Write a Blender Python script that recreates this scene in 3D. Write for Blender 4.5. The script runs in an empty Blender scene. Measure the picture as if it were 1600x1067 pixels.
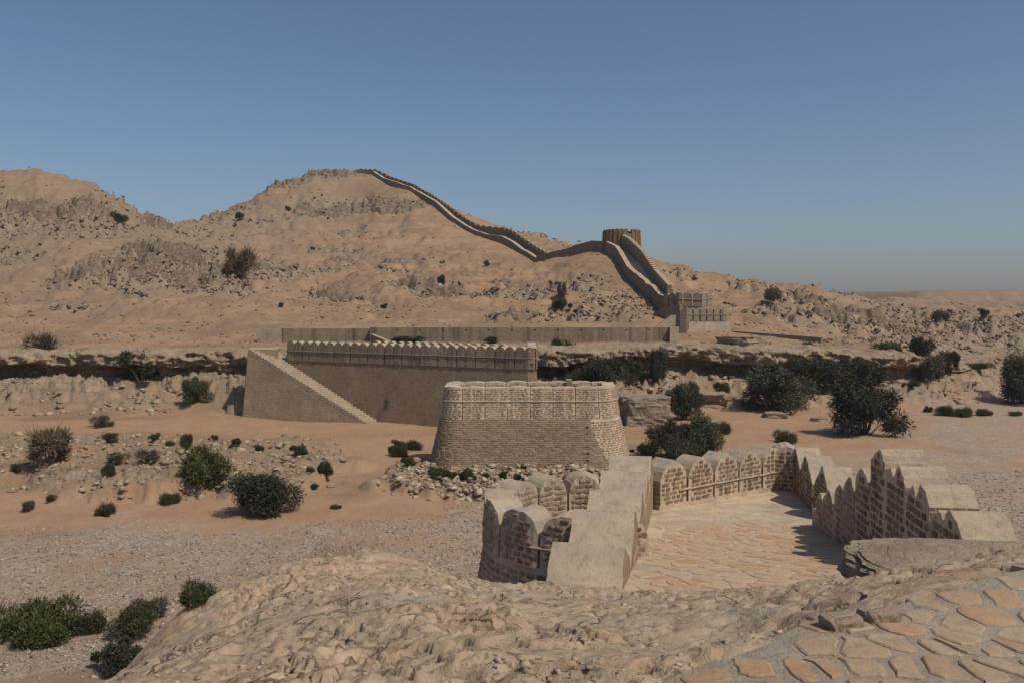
import bpy, bmesh, math, random
import numpy as np
from mathutils import Vector, Matrix

# ---------------------------------------------------------------- camera, sky, sun
SC = bpy.context.scene
COL = SC.collection
F = 1386.0                      # focal length in pixels of a 1600 px wide picture
PITCH = math.radians(2.62)
CAMZ = 12.0
cam_d = bpy.data.cameras.new('camera')
cam_d.sensor_width = 36.0
cam_d.lens = 36.0 * F / 1600.0
cam_d.clip_start = 0.1
cam_d.clip_end = 6000.0
cam = bpy.data.objects.new('camera', cam_d)
COL.objects.link(cam)
cam.location = (0, 0, CAMZ)
cam.rotation_euler = (math.radians(90) - PITCH, 0, 0)
SC.camera = cam

SUN_EL = math.radians(54)
SUN_AZ = math.radians(37)       # from +X, towards the camera
SUN_DIR = Vector((math.cos(SUN_EL) * math.cos(SUN_AZ), -math.cos(SUN_EL) * math.sin(SUN_AZ), math.sin(SUN_EL)))
world = bpy.data.worlds.new('World')
SC.world = world
world.use_nodes = True
wn = world.node_tree.nodes
bg = wn['Background']
sky = wn.new('ShaderNodeTexSky')
sky.sky_type = 'NISHITA'
sky.sun_disc = False
sky.sun_elevation = SUN_EL
sky.sun_rotation = math.radians(90) + SUN_AZ
sky.altitude = 0
sky.air_density = 0.9
sky.dust_density = 1.4
sky.ozone_density = 4.0
world.node_tree.links.new(sky.outputs[0], bg.inputs[0])
bg.inputs[1].default_value = 0.128
sun_d = bpy.data.lights.new('sun', 'SUN')
sun_d.energy = 4.9
sun_d.angle = math.radians(0.53)
sun_d.color = (1.0, 0.90, 0.74)
sun = bpy.data.objects.new('sun', sun_d)
COL.objects.link(sun)
sun.location = (60, -20, 90)
sun.rotation_euler = SUN_DIR.to_track_quat('Z', 'Y').to_euler()
SC.view_settings.view_transform = 'Standard'
SC.view_settings.look = 'None'
SC.view_settings.gamma = 1.0
SC.view_settings.use_curve_mapping = False
SC.view_settings.exposure = -0.62
SC.render.engine = 'CYCLES'
SC.cycles.use_denoising = True
SC.cycles.max_bounces = 5
SC.cycles.diffuse_bounces = 3

# ---------------------------------------------------------------- helpers
rng = np.random.default_rng(7)
random.seed(7)
_cp, _sp = math.cos(PITCH), math.sin(PITCH)


def ray(px, py):
    a = (px - 800.0) / F
    b = -(py - 533.5) / F
    return np.array([a, _cp + b * _sp, -_sp + b * _cp])


def P(px, py, d):
    """point seen at that place of the photograph at distance d along Y"""
    r = ray(px, py)
    t = d / r[1]
    return np.array([r[0] * t, d, CAMZ + r[2] * t])


def G(px, py, z):
    """point of the level z seen at that place of the photograph"""
    r = ray(px, py)
    t = (z - CAMZ) / r[2]
    return np.array([r[0] * t, r[1] * t, z])


def _hash(ix, iy, s):
    h = (ix * 374761393 + iy * 668265263 + s * 974634777) & 0xFFFFFFFF
    h = ((h ^ (h >> 13)) * 1274126177) & 0xFFFFFFFF
    return (h ^ (h >> 16)) & 0xFFFFFFFF


def perlin(x, y, s=0):
    x = np.asarray(x, float); y = np.asarray(y, float)
    x0 = np.floor(x).astype(np.int64); y0 = np.floor(y).astype(np.int64)
    fx = x - x0; fy = y - y0
    u = fx * fx * fx * (fx * (fx * 6 - 15) + 10)
    v = fy * fy * fy * (fy * (fy * 6 - 15) + 10)

    def g(ix, iy, dx, dy):
        a = _hash(ix, iy, s) * (2 * math.pi / 4294967296.0)
        return np.cos(a) * dx + np.sin(a) * dy
    n00 = g(x0, y0, fx, fy); n10 = g(x0 + 1, y0, fx - 1, fy)
    n01 = g(x0, y0 + 1, fx, fy - 1); n11 = g(x0 + 1, y0 + 1, fx - 1, fy - 1)
    return ((n00 * (1 - u) + n10 * u) * (1 - v) + (n01 * (1 - u) + n11 * u) * v) * 1.5


def fbm(x, y, sc, octv=4, s=0, gain=0.5):
    t = 0; a = 1.0
    for i in range(octv):
        t = t + a * perlin(x / sc, y / sc, s + i * 17)
        sc *= 0.48; a *= gain
    return t


def ridged(x, y, sc, octv=4, s=0):
    t = 0; a = 1.0
    for i in range(octv):
        t = t + a * (1 - 2 * np.abs(perlin(x / sc, y / sc, s + i * 13)))
        sc *= 0.47; a *= 0.55
    return t


def cells(x, y, sc, s=0):
    """nearest and second nearest cell distance and a random number per cell"""
    gx = x / sc; gy = y / sc
    ix = np.floor(gx).astype(np.int64); iy = np.floor(gy).astype(np.int64)
    f1 = np.full(gx.shape, 9.0); f2 = np.full(gx.shape, 9.0); rid = np.zeros(gx.shape)
    for dx in (-1, 0, 1):
        for dy in (-1, 0, 1):
            h = _hash(ix + dx, iy + dy, s)
            jx = (h & 1023) / 1023.0; jy = ((h >> 10) & 1023) / 1023.0
            d = np.hypot(ix + dx + jx - gx, iy + dy + jy - gy)
            new = d < f1
            f2 = np.where(new, f1, np.minimum(f2, d))
            rid = np.where(new, ((h >> 20) & 1023) / 1023.0, rid)
            f1 = np.where(new, d, f1)
    return f1, f2, rid


def terr(z, period, lo=.5, hi=.95):
    f = z / period
    f = f - np.floor(f)
    return (sstep(lo, hi, f) - f) * period


def sstep(a, b, x):
    t = np.clip((x - a) / (b - a), 0, 1)
    return t * t * (3 - 2 * t)


class RBF:
    def __init__(self, pts, c=2.0):
        p = np.array(pts, float)
        self.xy = p[:, :2]; self.c = c
        d = np.sqrt(((self.xy[:, None] - self.xy[None]) ** 2).sum(-1) + c * c)
        n = len(p)
        A = np.zeros((n + 1, n + 1)); A[:n, :n] = d; A[:n, n] = 1; A[n, :n] = 1
        A[range(n), range(n)] += 1e-3
        b = np.zeros(n + 1); b[:n] = p[:, 2]
        s = np.linalg.solve(A, b)
        self.w = s[:n]; self.k = s[n]

    def __call__(self, x, y):
        r = np.full(np.shape(x), self.k)
        for (cx, cy), w in zip(self.xy, self.w):
            r = r + w * np.sqrt((x - cx) ** 2 + (y - cy) ** 2 + self.c ** 2)
        return r


def blobs(x, y, lst):
    """soft mask made of ellipses (x, y, rx, ry)"""
    m = 0
    for bx_, by_, rx, ry in lst:
        m = np.maximum(m, np.exp(-(((x - bx_) / rx) ** 2 + ((y - by_) / ry) ** 2)))
    return m


def tag(o, label=None, cat=None, group=None, kind=None):
    if label: o['label'] = label
    if cat: o['category'] = cat
    if group: o['group'] = group
    if kind: o['kind'] = kind
    elif cat: o['kind'] = 'thing'
    return o


def mesh_obj(name, verts, faces, mats, parent=None, mi=None, smooth=False):
    me = bpy.data.meshes.new(name)
    me.from_pydata([tuple(v) for v in verts], [], faces)
    for m in (mats if isinstance(mats, (list, tuple)) else [mats]):
        me.materials.append(m)
    if mi is not None:
        me.polygons.foreach_set('material_index', mi)
    if smooth:
        me.polygons.foreach_set('use_smooth', [True] * len(me.polygons))
    me.update()
    o = bpy.data.objects.new(name, me)
    COL.objects.link(o)
    set_parent(o, parent)
    return o


def set_parent(o, parent):
    if parent is not None:
        o.parent = parent
        if parent.type == 'EMPTY':
            o.matrix_parent_inverse = Matrix.Translation(-Vector(parent.location))


def empty(name, loc=(0, 0, 0)):
    o = bpy.data.objects.new(name, None)
    o.empty_display_size = 0.3
    o.location = loc
    COL.objects.link(o)
    return o


def raw_mesh(name, V, faces_flat, per, mats, smooth=False, mi=None):
    """fast mesh from numpy: V (n,3), faces_flat (m,per)"""
    me = bpy.data.meshes.new(name)
    n = len(V); m = len(faces_flat)
    me.vertices.add(n)
    me.vertices.foreach_set('co', np.asarray(V, np.float32).ravel())
    me.loops.add(m * per)
    me.loops.foreach_set('vertex_index', np.asarray(faces_flat, np.int32).ravel())
    me.polygons.add(m)
    me.polygons.foreach_set('loop_start', np.arange(0, m * per, per, dtype=np.int32))
    me.polygons.foreach_set('loop_total', np.full(m, per, np.int32))
    if smooth:
        me.polygons.foreach_set('use_smooth', np.ones(m, bool))
    for mm in (mats if isinstance(mats, (list, tuple)) else [mats]):
        me.materials.append(mm)
    if mi is not None:
        me.polygons.foreach_set('material_index', np.asarray(mi, np.int32))
    me.update(calc_edges=True)
    me.validate()
    return me


# ---------------------------------------------------------------- materials
class NT:
    def __init__(self, name, rough=0.95, spec=0.15):
        self.m = bpy.data.materials.new(name)
        self.m.use_nodes = True
        self.t = self.m.node_tree
        self.b = self.t.nodes['Principled BSDF']
        self.b.inputs['Roughness'].default_value = rough
        self.b.inputs['Specular IOR Level'].default_value = spec
        self._co = None

    def n(self, typ, **kw):
        nd = self.t.nodes.new(typ)
        for k, v in kw.items():
            if k.startswith('i_'):
                key = k[2:]
                key = int(key) if key.isdigit() else key
                nd.inputs[key].default_value = v
            else:
                setattr(nd, k, v)
        return nd

    def l(self, a, b):
        self.t.links.new(a, b)

    @property
    def pos(self):
        if self._co is None:
            self._co = self.n('ShaderNodeNewGeometry').outputs['Position']
        return self._co

    def mapped(self, scale=(1, 1, 1)):
        mp = self.n('ShaderNodeMapping')
        mp.inputs['Scale'].default_value = scale
        self.l(self.pos, mp.inputs['Vector'])
        return mp.outputs[0]

    def noise(self, scale, detail=5, rough=0.55, vec=None, dist=0.0):
        nd = self.n('ShaderNodeTexNoise')
        nd.inputs['Scale'].default_value = scale
        nd.inputs['Detail'].default_value = detail
        nd.inputs['Roughness'].default_value = rough
        nd.inputs['Distortion'].default_value = dist
        self.l(vec if vec is not None else self.pos, nd.inputs['Vector'])
        return nd.outputs[0]

    def voro(self, scale, feature='F1', vec=None, rnd=1.0, out=0):
        nd = self.n('ShaderNodeTexVoronoi', feature=feature)
        nd.inputs['Scale'].default_value = scale
        nd.inputs['Randomness'].default_value = rnd
        self.l(vec if vec is not None else self.pos, nd.inputs['Vector'])
        return nd.outputs[out]

    def ramp(self, fac, stops):
        nd = self.n('ShaderNodeValToRGB')
        e = nd.color_ramp.elements
        while len(e) < len(stops):
            e.new(0.5)
        for el, (p, c) in zip(e, stops):
            el.position = p
            el.color = (c, c, c, 1) if isinstance(c, (int, float)) else (*c, 1)
        self.l(fac, nd.inputs[0])
        return nd.outputs[0]

    def mix(self, a, b, fac, blend='MIX'):
        nd = self.n('ShaderNodeMix', data_type='RGBA', blend_type=blend)
        for k, v in ((0, fac), (6, a), (7, b)):
            if isinstance(v, (int, float)):
                nd.inputs[k].default_value = v
            elif isinstance(v, tuple):
                nd.inputs[k].default_value = (*v, 1)
            else:
                self.l(v, nd.inputs[k])
        return nd.outputs[2]

    def math(self, op, a, b=0.0):
        nd = self.n('ShaderNodeMath', operation=op)
        for k, v in ((0, a), (1, b)):
            if isinstance(v, (int, float)):
                nd.inputs[k].default_value = v
            else:
                self.l(v, nd.inputs[k])
        return nd.outputs[0]

    def attr(self, name):
        return self.n('ShaderNodeAttribute', attribute_name=name).outputs['Fac']

    def bump(self, h, strength=0.5, dist=0.05, prev=None):
        nd = self.n('ShaderNodeBump')
        nd.inputs['Strength'].default_value = strength
        nd.inputs['Distance'].default_value = dist
        self.l(h, nd.inputs['Height'])
        if prev is not None:
            self.l(prev, nd.inputs['Normal'])
        return nd.outputs[0]

    def done(self, col, normal=None):
        if isinstance(col, tuple):
            self.b.inputs['Base Color'].default_value = (*col, 1)
        else:
            self.l(col, self.b.inputs['Base Color'])
        if normal is not None:
            self.l(normal, self.b.inputs['Normal'])
        return self.m
# ---------------------------------------------------------------- the ground
def ground_material():
    t = NT('desert_ground')
    big = t.noise(0.035, 4)
    mid = t.noise(0.35, 6, 0.62)
    fine = t.noise(3.0, 8, 0.7)
    vfine = t.noise(22.0, 6, 0.7)
    # sandy earth
    sand = t.mix((0.29, 0.185, 0.108), (0.385, 0.267, 0.165), t.ramp(mid, [(0.3, 0.0), (0.7, 1.0)]))
    sand = t.mix(sand, (0.38, 0.22, 0.115), t.math('MULTIPLY', t.ramp(big, [(0.45, 0.0), (0.7, 1.0)]), 0.45))
    sand = t.mix(sand, (0.29, 0.20, 0.13), t.math('MULTIPLY', t.ramp(fine, [(0.5, 0.0), (0.72, 1.0)]), 0.6))
    # pebble specks lying everywhere on the slopes
    pv = t.voro(2.3)
    speck = t.ramp(pv, [(0.10, 1.0), (0.2, 0.0)])
    sand = t.mix(sand, (0.17, 0.125, 0.095), t.math('MULTIPLY', t.math('MULTIPLY', speck, t.attr('stony')), 0.8))
    sv2 = t.ramp(t.voro(0.8), [(0.12, 1.0), (0.26, 0.0)])
    sand = t.mix(sand, (0.19, 0.14, 0.10), t.math('MULTIPLY', t.math('MULTIPLY', sv2, t.attr('stony')), 0.55))
    bands = t.noise(1.0, 5, 0.65, vec=t.mapped((0.03, 0.03, 0.85)))
    sand = t.mix(sand, (0.25, 0.17, 0.115), t.math('MULTIPLY', t.math('MULTIPLY', t.ramp(bands, [(0.48, 0.0), (0.56, 1.0)]), t.attr('stony')), 0.8))
    patch = t.noise(0.09, 7, 0.7)
    sand = t.mix(sand, (0.225, 0.155, 0.102), t.math('MULTIPLY', t.ramp(patch, [(0.46, 0.0), (0.58, 1.0)]), 0.75))
    # bare weathered rock
    rockc = t.mix((0.29, 0.225, 0.16), (0.20, 0.152, 0.112), t.ramp(fine, [(0.35, 0.0), (0.65, 1.0)]))
    rockc = t.mix(rockc, (0.13, 0.10, 0.08), t.math('MULTIPLY', t.ramp(t.noise(1.1, 7, 0.7), [(0.52, 0.0), (0.7, 1.0)]), 0.75))
    rockc = t.mix(rockc, (0.38, 0.285, 0.19), t.ramp(t.noise(0.6, 3), [(0.5, 0.0), (0.66, 0.8)]))
    # pale gravel of the stream bed
    gv = t.voro(7.0, out=1)
    gvb = t.n('ShaderNodeRGBToBW'); t.l(gv, gvb.inputs[0])
    grav = t.ramp(gvb.outputs[0], [(0.15, (0.22, 0.17, 0.13)), (0.5, (0.34, 0.275, 0.22)), (0.85, (0.46, 0.40, 0.34))])
    grav = t.mix(grav, (0.35, 0.255, 0.185), t.ramp(t.noise(0.22, 5, 0.65), [(0.42, 0.0), (0.62, 0.75)]))
    # red sand
    red = t.mix((0.40, 0.265, 0.17), (0.355, 0.215, 0.128), t.ramp(mid, [(0.35, 0.0), (0.65, 1.0)]))
    red = t.mix(red, (0.30, 0.19, 0.12), t.math('MULTIPLY', t.ramp(fine, [(0.5, 0.0), (0.7, 1.0)]), 0.5))
    # pale near rock
    near = t.mix((0.49, 0.375, 0.26), (0.41, 0.305, 0.21), t.ramp(t.noise(1.3, 8, 0.7), [(0.38, 0.0), (0.62, 1.0)]))
    near = t.mix(near, (0.57, 0.45, 0.32), t.ramp(t.noise(3.6, 7, 0.7), [(0.5, 0.0), (0.62, 0.9)]))
    near = t.mix(near, (0.47, 0.305, 0.185), t.ramp(t.noise(0.7, 5, 0.65, dist=1.0), [(0.52, 0.0), (0.64, 0.7)]))
    near = t.mix(near, (0.38, 0.335, 0.27), t.ramp(t.noise(0.45, 8, 0.72), [(0.53, 0.0), (0.62, 0.75)]))
    pit = t.math('MULTIPLY', t.ramp(t.noise(11.0, 7, 0.75), [(0.53, 0.0), (0.60, 1.0)]), t.ramp(t.noise(1.6, 4, 0.6), [(0.40, 0.12), (0.56, 1.0)]))
    near = t.mix(near, (0.15, 0.105, 0.075), t.math('MULTIPLY', pit, 0.8))
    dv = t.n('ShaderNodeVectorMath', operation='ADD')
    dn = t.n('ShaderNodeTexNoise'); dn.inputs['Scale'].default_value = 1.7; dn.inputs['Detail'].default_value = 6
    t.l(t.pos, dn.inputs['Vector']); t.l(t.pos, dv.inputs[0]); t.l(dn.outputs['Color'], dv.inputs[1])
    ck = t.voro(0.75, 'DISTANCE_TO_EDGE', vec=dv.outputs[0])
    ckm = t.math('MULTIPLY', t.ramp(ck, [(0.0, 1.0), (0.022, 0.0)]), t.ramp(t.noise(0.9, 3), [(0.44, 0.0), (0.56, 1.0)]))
    near = t.mix(near, (0.13, 0.09, 0.065), t.math('MULTIPLY', ckm, 0.75))  # dark crack lines: shade inside the cracks painted into the colour
    near = t.mix(near, (0.62, 0.525, 0.41), t.math('MULTIPLY', t.ramp(t.noise(17.0, 6, 0.7), [(0.6, 0.0), (0.7, 1.0)]), 0.5))
    c = t.mix(sand, red, t.attr('red'))
    c = t.mix(c, grav, t.attr('gravel'))
    c = t.mix(c, rockc, t.attr('rock'))
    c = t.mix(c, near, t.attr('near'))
    c = t.mix(c, (0.235, 0.185, 0.135), t.math('MULTIPLY', t.attr('grey'), 0.55))
    h = t.math('ADD', t.math('MULTIPLY', fine, 0.7), t.math('MULTIPLY', vfine, 0.25))
    h = t.math('SUBTRACT', h, t.math('MULTIPLY', pv, 0.25))
    h = t.math('SUBTRACT', h, t.math('MULTIPLY', t.math('MULTIPLY', t.math('ADD', pit, t.math('MULTIPLY', ckm, 2.0)), t.attr('near')), 0.3))
    nrm = t.bump(h, 0.6, 0.22)
    nrm = t.bump(t.noise(60.0, 4, 0.7), 0.35, 0.012, nrm)
    return t.done(c, nrm)


def up(lst):
    return [P(*q) for q in lst]


def lowered(lst, dd, dz):
    r = []
    for q in lst:
        p = P(*q)
        r.append(np.array([p[0] * (q[2] + dd) / q[2], q[2] + dd, p[2] - dz]))
    return r


RIDGE = [(-500, 300, 215), (-250, 275, 212), (-100, 267, 211), (0, 267, 211), (60, 268, 212), (110, 277, 212), (150, 292, 211), (180, 315, 210), (205, 336, 209),
         (240, 340, 217), (280, 350, 240), (320, 336, 262), (380, 313, 277), (430, 290, 287), (480, 272, 296), (540, 270, 300),
         (590, 275, 296)]
RIDGE_R = [(640, 297, 280), (690, 322, 266), (760, 346, 272), (830, 366, 262), (900, 380, 248), (945, 390, 225)]
RIDGE_E = [(1012, 404, 198), (1060, 412, 200), (1150, 433, 205), (1250, 450, 214), (1330, 460, 228), (1400, 470, 262)]
FACE = [(0, 330, 188), (0, 400, 162), (100, 330, 192), (100, 400, 165), (160, 370, 180), (0, 470, 136), (-250, 400, 160), (-250, 470, 136),
        (200, 380, 172), (260, 382, 168), (320, 405, 165), (370, 425, 160), (120, 435, 150), (200, 470, 136), (300, 450, 147), (400, 470, 136),
        (300, 375, 215), (400, 380, 225), (400, 340, 252), (500, 330, 262), (600, 335, 260), (560, 300, 283), (550, 400, 212), (650, 400, 212), (450, 410, 195),
        (680, 360, 240), (735, 367, 240), (790, 382, 230), (850, 412, 212), (900, 404, 203), (945, 391, 192), (970, 393, 190),
        (500, 432, 166), (600, 432, 168), (700, 452, 156), (600, 475, 138), (760, 470, 142), (850, 440, 172), (900, 432, 172), (900, 480, 138), (950, 415, 178),
        (950, 445, 162), (1000, 480, 145), (1010, 440, 172), (1060, 450, 168), (1060, 475, 150), (1100, 470, 158), (1200, 480, 152), (1300, 490, 150), (1400, 500, 160), (1500, 495, 200),
        (1150, 500, 135), (1250, 510, 135), (1350, 515, 140)]
TERR = [(-900, 545, 108), (-400, 546, 108), (0, 546, 107), (200, 544, 107), (400, 546, 107), (700, 540, 108), (900, 538, 109), (1100, 537, 110), (1250, 535, 114), (1350, 536, 121),
        (1440, 540, 135), (1520, 530, 158), (1620, 520, 170), (1900, 520, 175)]
TERB = [(-400, 505, 126), (0, 505, 125), (300, 507, 124), (600, 511, 122), (800, 512, 122), (1000, 512, 124)]
FARU = [(1400, 474, 300), (1450, 478, 330), (1600, 482, 280), (1600, 470, 420), (1800, 480, 300), (1500, 472, 420)]
upts = up(RIDGE) + up(RIDGE_R) + up(RIDGE_E) + up(FACE) + up(TERR) + up(TERB) + up(FARU)
upts += lowered(RIDGE[::2], 60, 16) + lowered(RIDGE_R[3:5], 60, 14) + lowered(RIDGE_E[1::2], 70, 9)
upts += lowered(TERR[::2], -25, 0.3)
upts += [np.array(q, float) for q in ((-600, 500, 14), (-200, 560, 12), (200, 520, 11), (600, 560, 11), (0, 900, 11), (-700, 900, 11), (700, 900, 11), (-900, 300, 40), (-700, 120, 18), (600, 250, 10), (600, 120, 7))]
U = RBF(upts, 3.0)


def talus(x):
    return 2.6 + 1.1 * np.clip(perlin(x / 17.0, x * 0 + 3.3, 5), -1, 1)


YC_X = np.array([-220, -80, -55, -30, 0, 10, 35, 48, 60, 72, 90, 130, 250])
YC_Y = np.array([104, 104, 103.5, 103.5, 105, 106, 107, 110, 118, 134, 158, 172, 190])


def cliff_y(x):
    return np.interp(x, YC_X, YC_Y)


# raised stony bench on the left of the stream bed
BENCH = [(-23, 62, 13, 8.5), (-33, 66, 12, 9), (-17, 68, 5, 6), (-44, 66, 14, 9), (-15.5, 58, 4.5, 5), (-60, 68, 16, 9)]
MOUND = [(0.5, 57.0, 9.0, 4.2), (-5.0, 60, 3.6, 5.5)]
near_pts = [P(*q) for q in (
    (180, 1067, 9.5), (300, 955, 12), (400, 895, 14), (480, 880, 15), (550, 868, 15.5), (620, 877, 16), (700, 905, 16.5), (745, 924, 17), (850, 915, 17), (970, 923, 17), (1030, 920, 17.3),
    (300, 1067, 6.6), (500, 1067, 5.0), (700, 1067, 4.4), (900, 1067, 4.1), (1080, 1067, 3.95), (1300, 1067, 3.9), (1600, 1067, 3.9),
    (500, 960, 9.0), (700, 980, 7.0), (620, 920, 12.0), (850, 1000, 6.0), (900, 950, 10), (1100, 950, 9), (1250, 935, 8.5), (1100, 1000, 5.4), (1200, 980, 5.6),
    (1600, 905, 5.4), (1450, 940, 5.05), (1300, 985, 4.55), (1500, 1000, 4.5), (1700, 960, 4.9), (1180, 1030, 4.2),
    (700, 922, 14), (745, 938, 14), (850, 938, 14), (970, 942, 14.5), (1030, 938, 14), (620, 893, 14.3), (480, 894, 13.6), (550, 881, 14.4), (1100, 940, 13.6), (250, 1010, 11), (350, 930, 12.5), (1200, 925, 13),
    (1150, 912, 16.8), (1340, 914, 13.5), (1440, 890, 11.0), (1560, 870, 9.5), (1640, 860, 9.5))]
near_pts += [np.array(q, float) for q in (
    (0, 1.5, 10.35), (-3, 2, 10.2), (4, 2, 10.35), (0, -6, 10.6), (-8, -4, 10), (9, -4, 10.6), (-6, 5, 8.7), (6.5, 4, 10.2),
    (-8, 11, 3.6), (-10, 14, 1.0), (-12, 20, -1), (-6, 18, 2.6), (-6, 24, -0.6), (-3, 20.5, 3.2), (-2.2, 25, 1.6), (-5, 30, -1.5), (-1, 31, -.5), (1, 34, -.8), (4, 37, -1), (9, 43, -1.2), (15, 42, -2),
    (13.2, 20, 2.5), (14, 26, .2), (14.5, 34, -1.4), (12, 15, 6.0), (12, 8, 8.0), (16, 11, 4), (10.5, 17.5, 6.4), (22, 12, -1), (-20, 10, -1.5), (-14, 4, 3), (-20, -5, 4), (22, 0, 4),
    (3.4, 20, 5.7), (5, 24, 5.0), (6, 30, 4.2), (8, 35, 3.9), (8, 26, 4.8), (8, 20, 5.6), (10, 30, 4.0), (4.6, 30, 4.3))]
N = RBF(near_pts, 0.6)


def floor_z(x, y):
    """the paved court between the two near walls"""
    return np.interp(y, [15.0, 18, 24, 28, 33, 40], [6.62, 6.2, 5.2, 4.75, 4.2, 3.85])


ROCKS = [(*P(270, 400, 166)[:2], 9, 10), (*P(215, 425, 158)[:2], 9, 6), (*P(330, 440, 152)[:2], 7, 6), (*P(400, 420, 162)[:2], 4, 7), (*P(120, 430, 152)[:2], 8, 6),
         (*P(50, 330, 188)[:2], 18, 12), (*P(20, 400, 165)[:2], 9, 7), (*P(240, 340, 216)[:2], 6, 6), (*P(150, 340, 198)[:2], 10, 6),
         (*P(540, 318, 270)[:2], 18, 5), (*P(630, 322, 268)[:2], 13, 5), (*P(500, 276, 293)[:2], 20, 6), (*P(430, 296, 284)[:2], 13, 6), (*P(760, 345, 272)[:2], 9, 6),
         (*P(530, 408, 190)[:2], 5, 5), (*P(620, 412, 186)[:2], 5, 4), (*P(640, 440, 162)[:2], 8, 6), (*P(700, 455, 153)[:2], 9, 5), (*P(530, 458, 148)[:2], 6, 5),
         (*P(790, 455, 154)[:2], 9, 8), (*P(800, 490, 131)[:2], 6, 3), (*P(890, 440, 165)[:2], 10, 10), (*P(960, 470, 147)[:2], 9, 8), (*P(900, 490, 133)[:2], 12, 4),
         (*P(1330, 490, 153)[:2], 16, 6), (*P(1400, 497, 158)[:2], 9, 6), (*P(1270, 470, 172)[:2], 12, 9), (*P(1500, 500, 195)[:2], 25, 26), (*P(1560, 520, 172)[:2], 25, 12), (*P(1450, 520, 150)[:2], 10, 8),
         (*P(1200, 460, 180)[:2], 12, 10)]


WALL_LINES = [[(838, 409, 210), (858, 401, 206), (900, 400, 200), (943, 390, 191)], [(947, 392, 187), (985, 434, 168), (1020, 470, 150), (1040, 490, 139)],
              [(556, 272, 300), (620, 288, 285), (680, 318, 265), (735, 362, 242), (783, 373, 231), (838, 411, 213)]]
WALL_BL = []
for ln_ in WALL_LINES:
    for q0, q1 in zip(ln_[:-1], ln_[1:]):
        for f_ in (0.0, .33, .67):
            p_ = P(*(np.array(q0) * (1 - f_) + np.array(q1) * f_))
            WALL_BL.append((p_[0], p_[1], 9.0, 9.0))


def rock_mask(x, y):
    far = sstep(230, 420, y)
    rn = fbm(x, y, 14, 4, 40)
    m = sstep(0.34, 0.62, blobs(x, y, ROCKS) + 0.33 * rn)
    g = 0.9 * sstep(0.30, 0.62, fbm(x, y, 34, 5, 77) + 0.25 * sstep(-10, -60, x)) * sstep(108, 125, y)
    return np.clip(m + g, 0, 1) * (1 - 0.6 * far)


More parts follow.
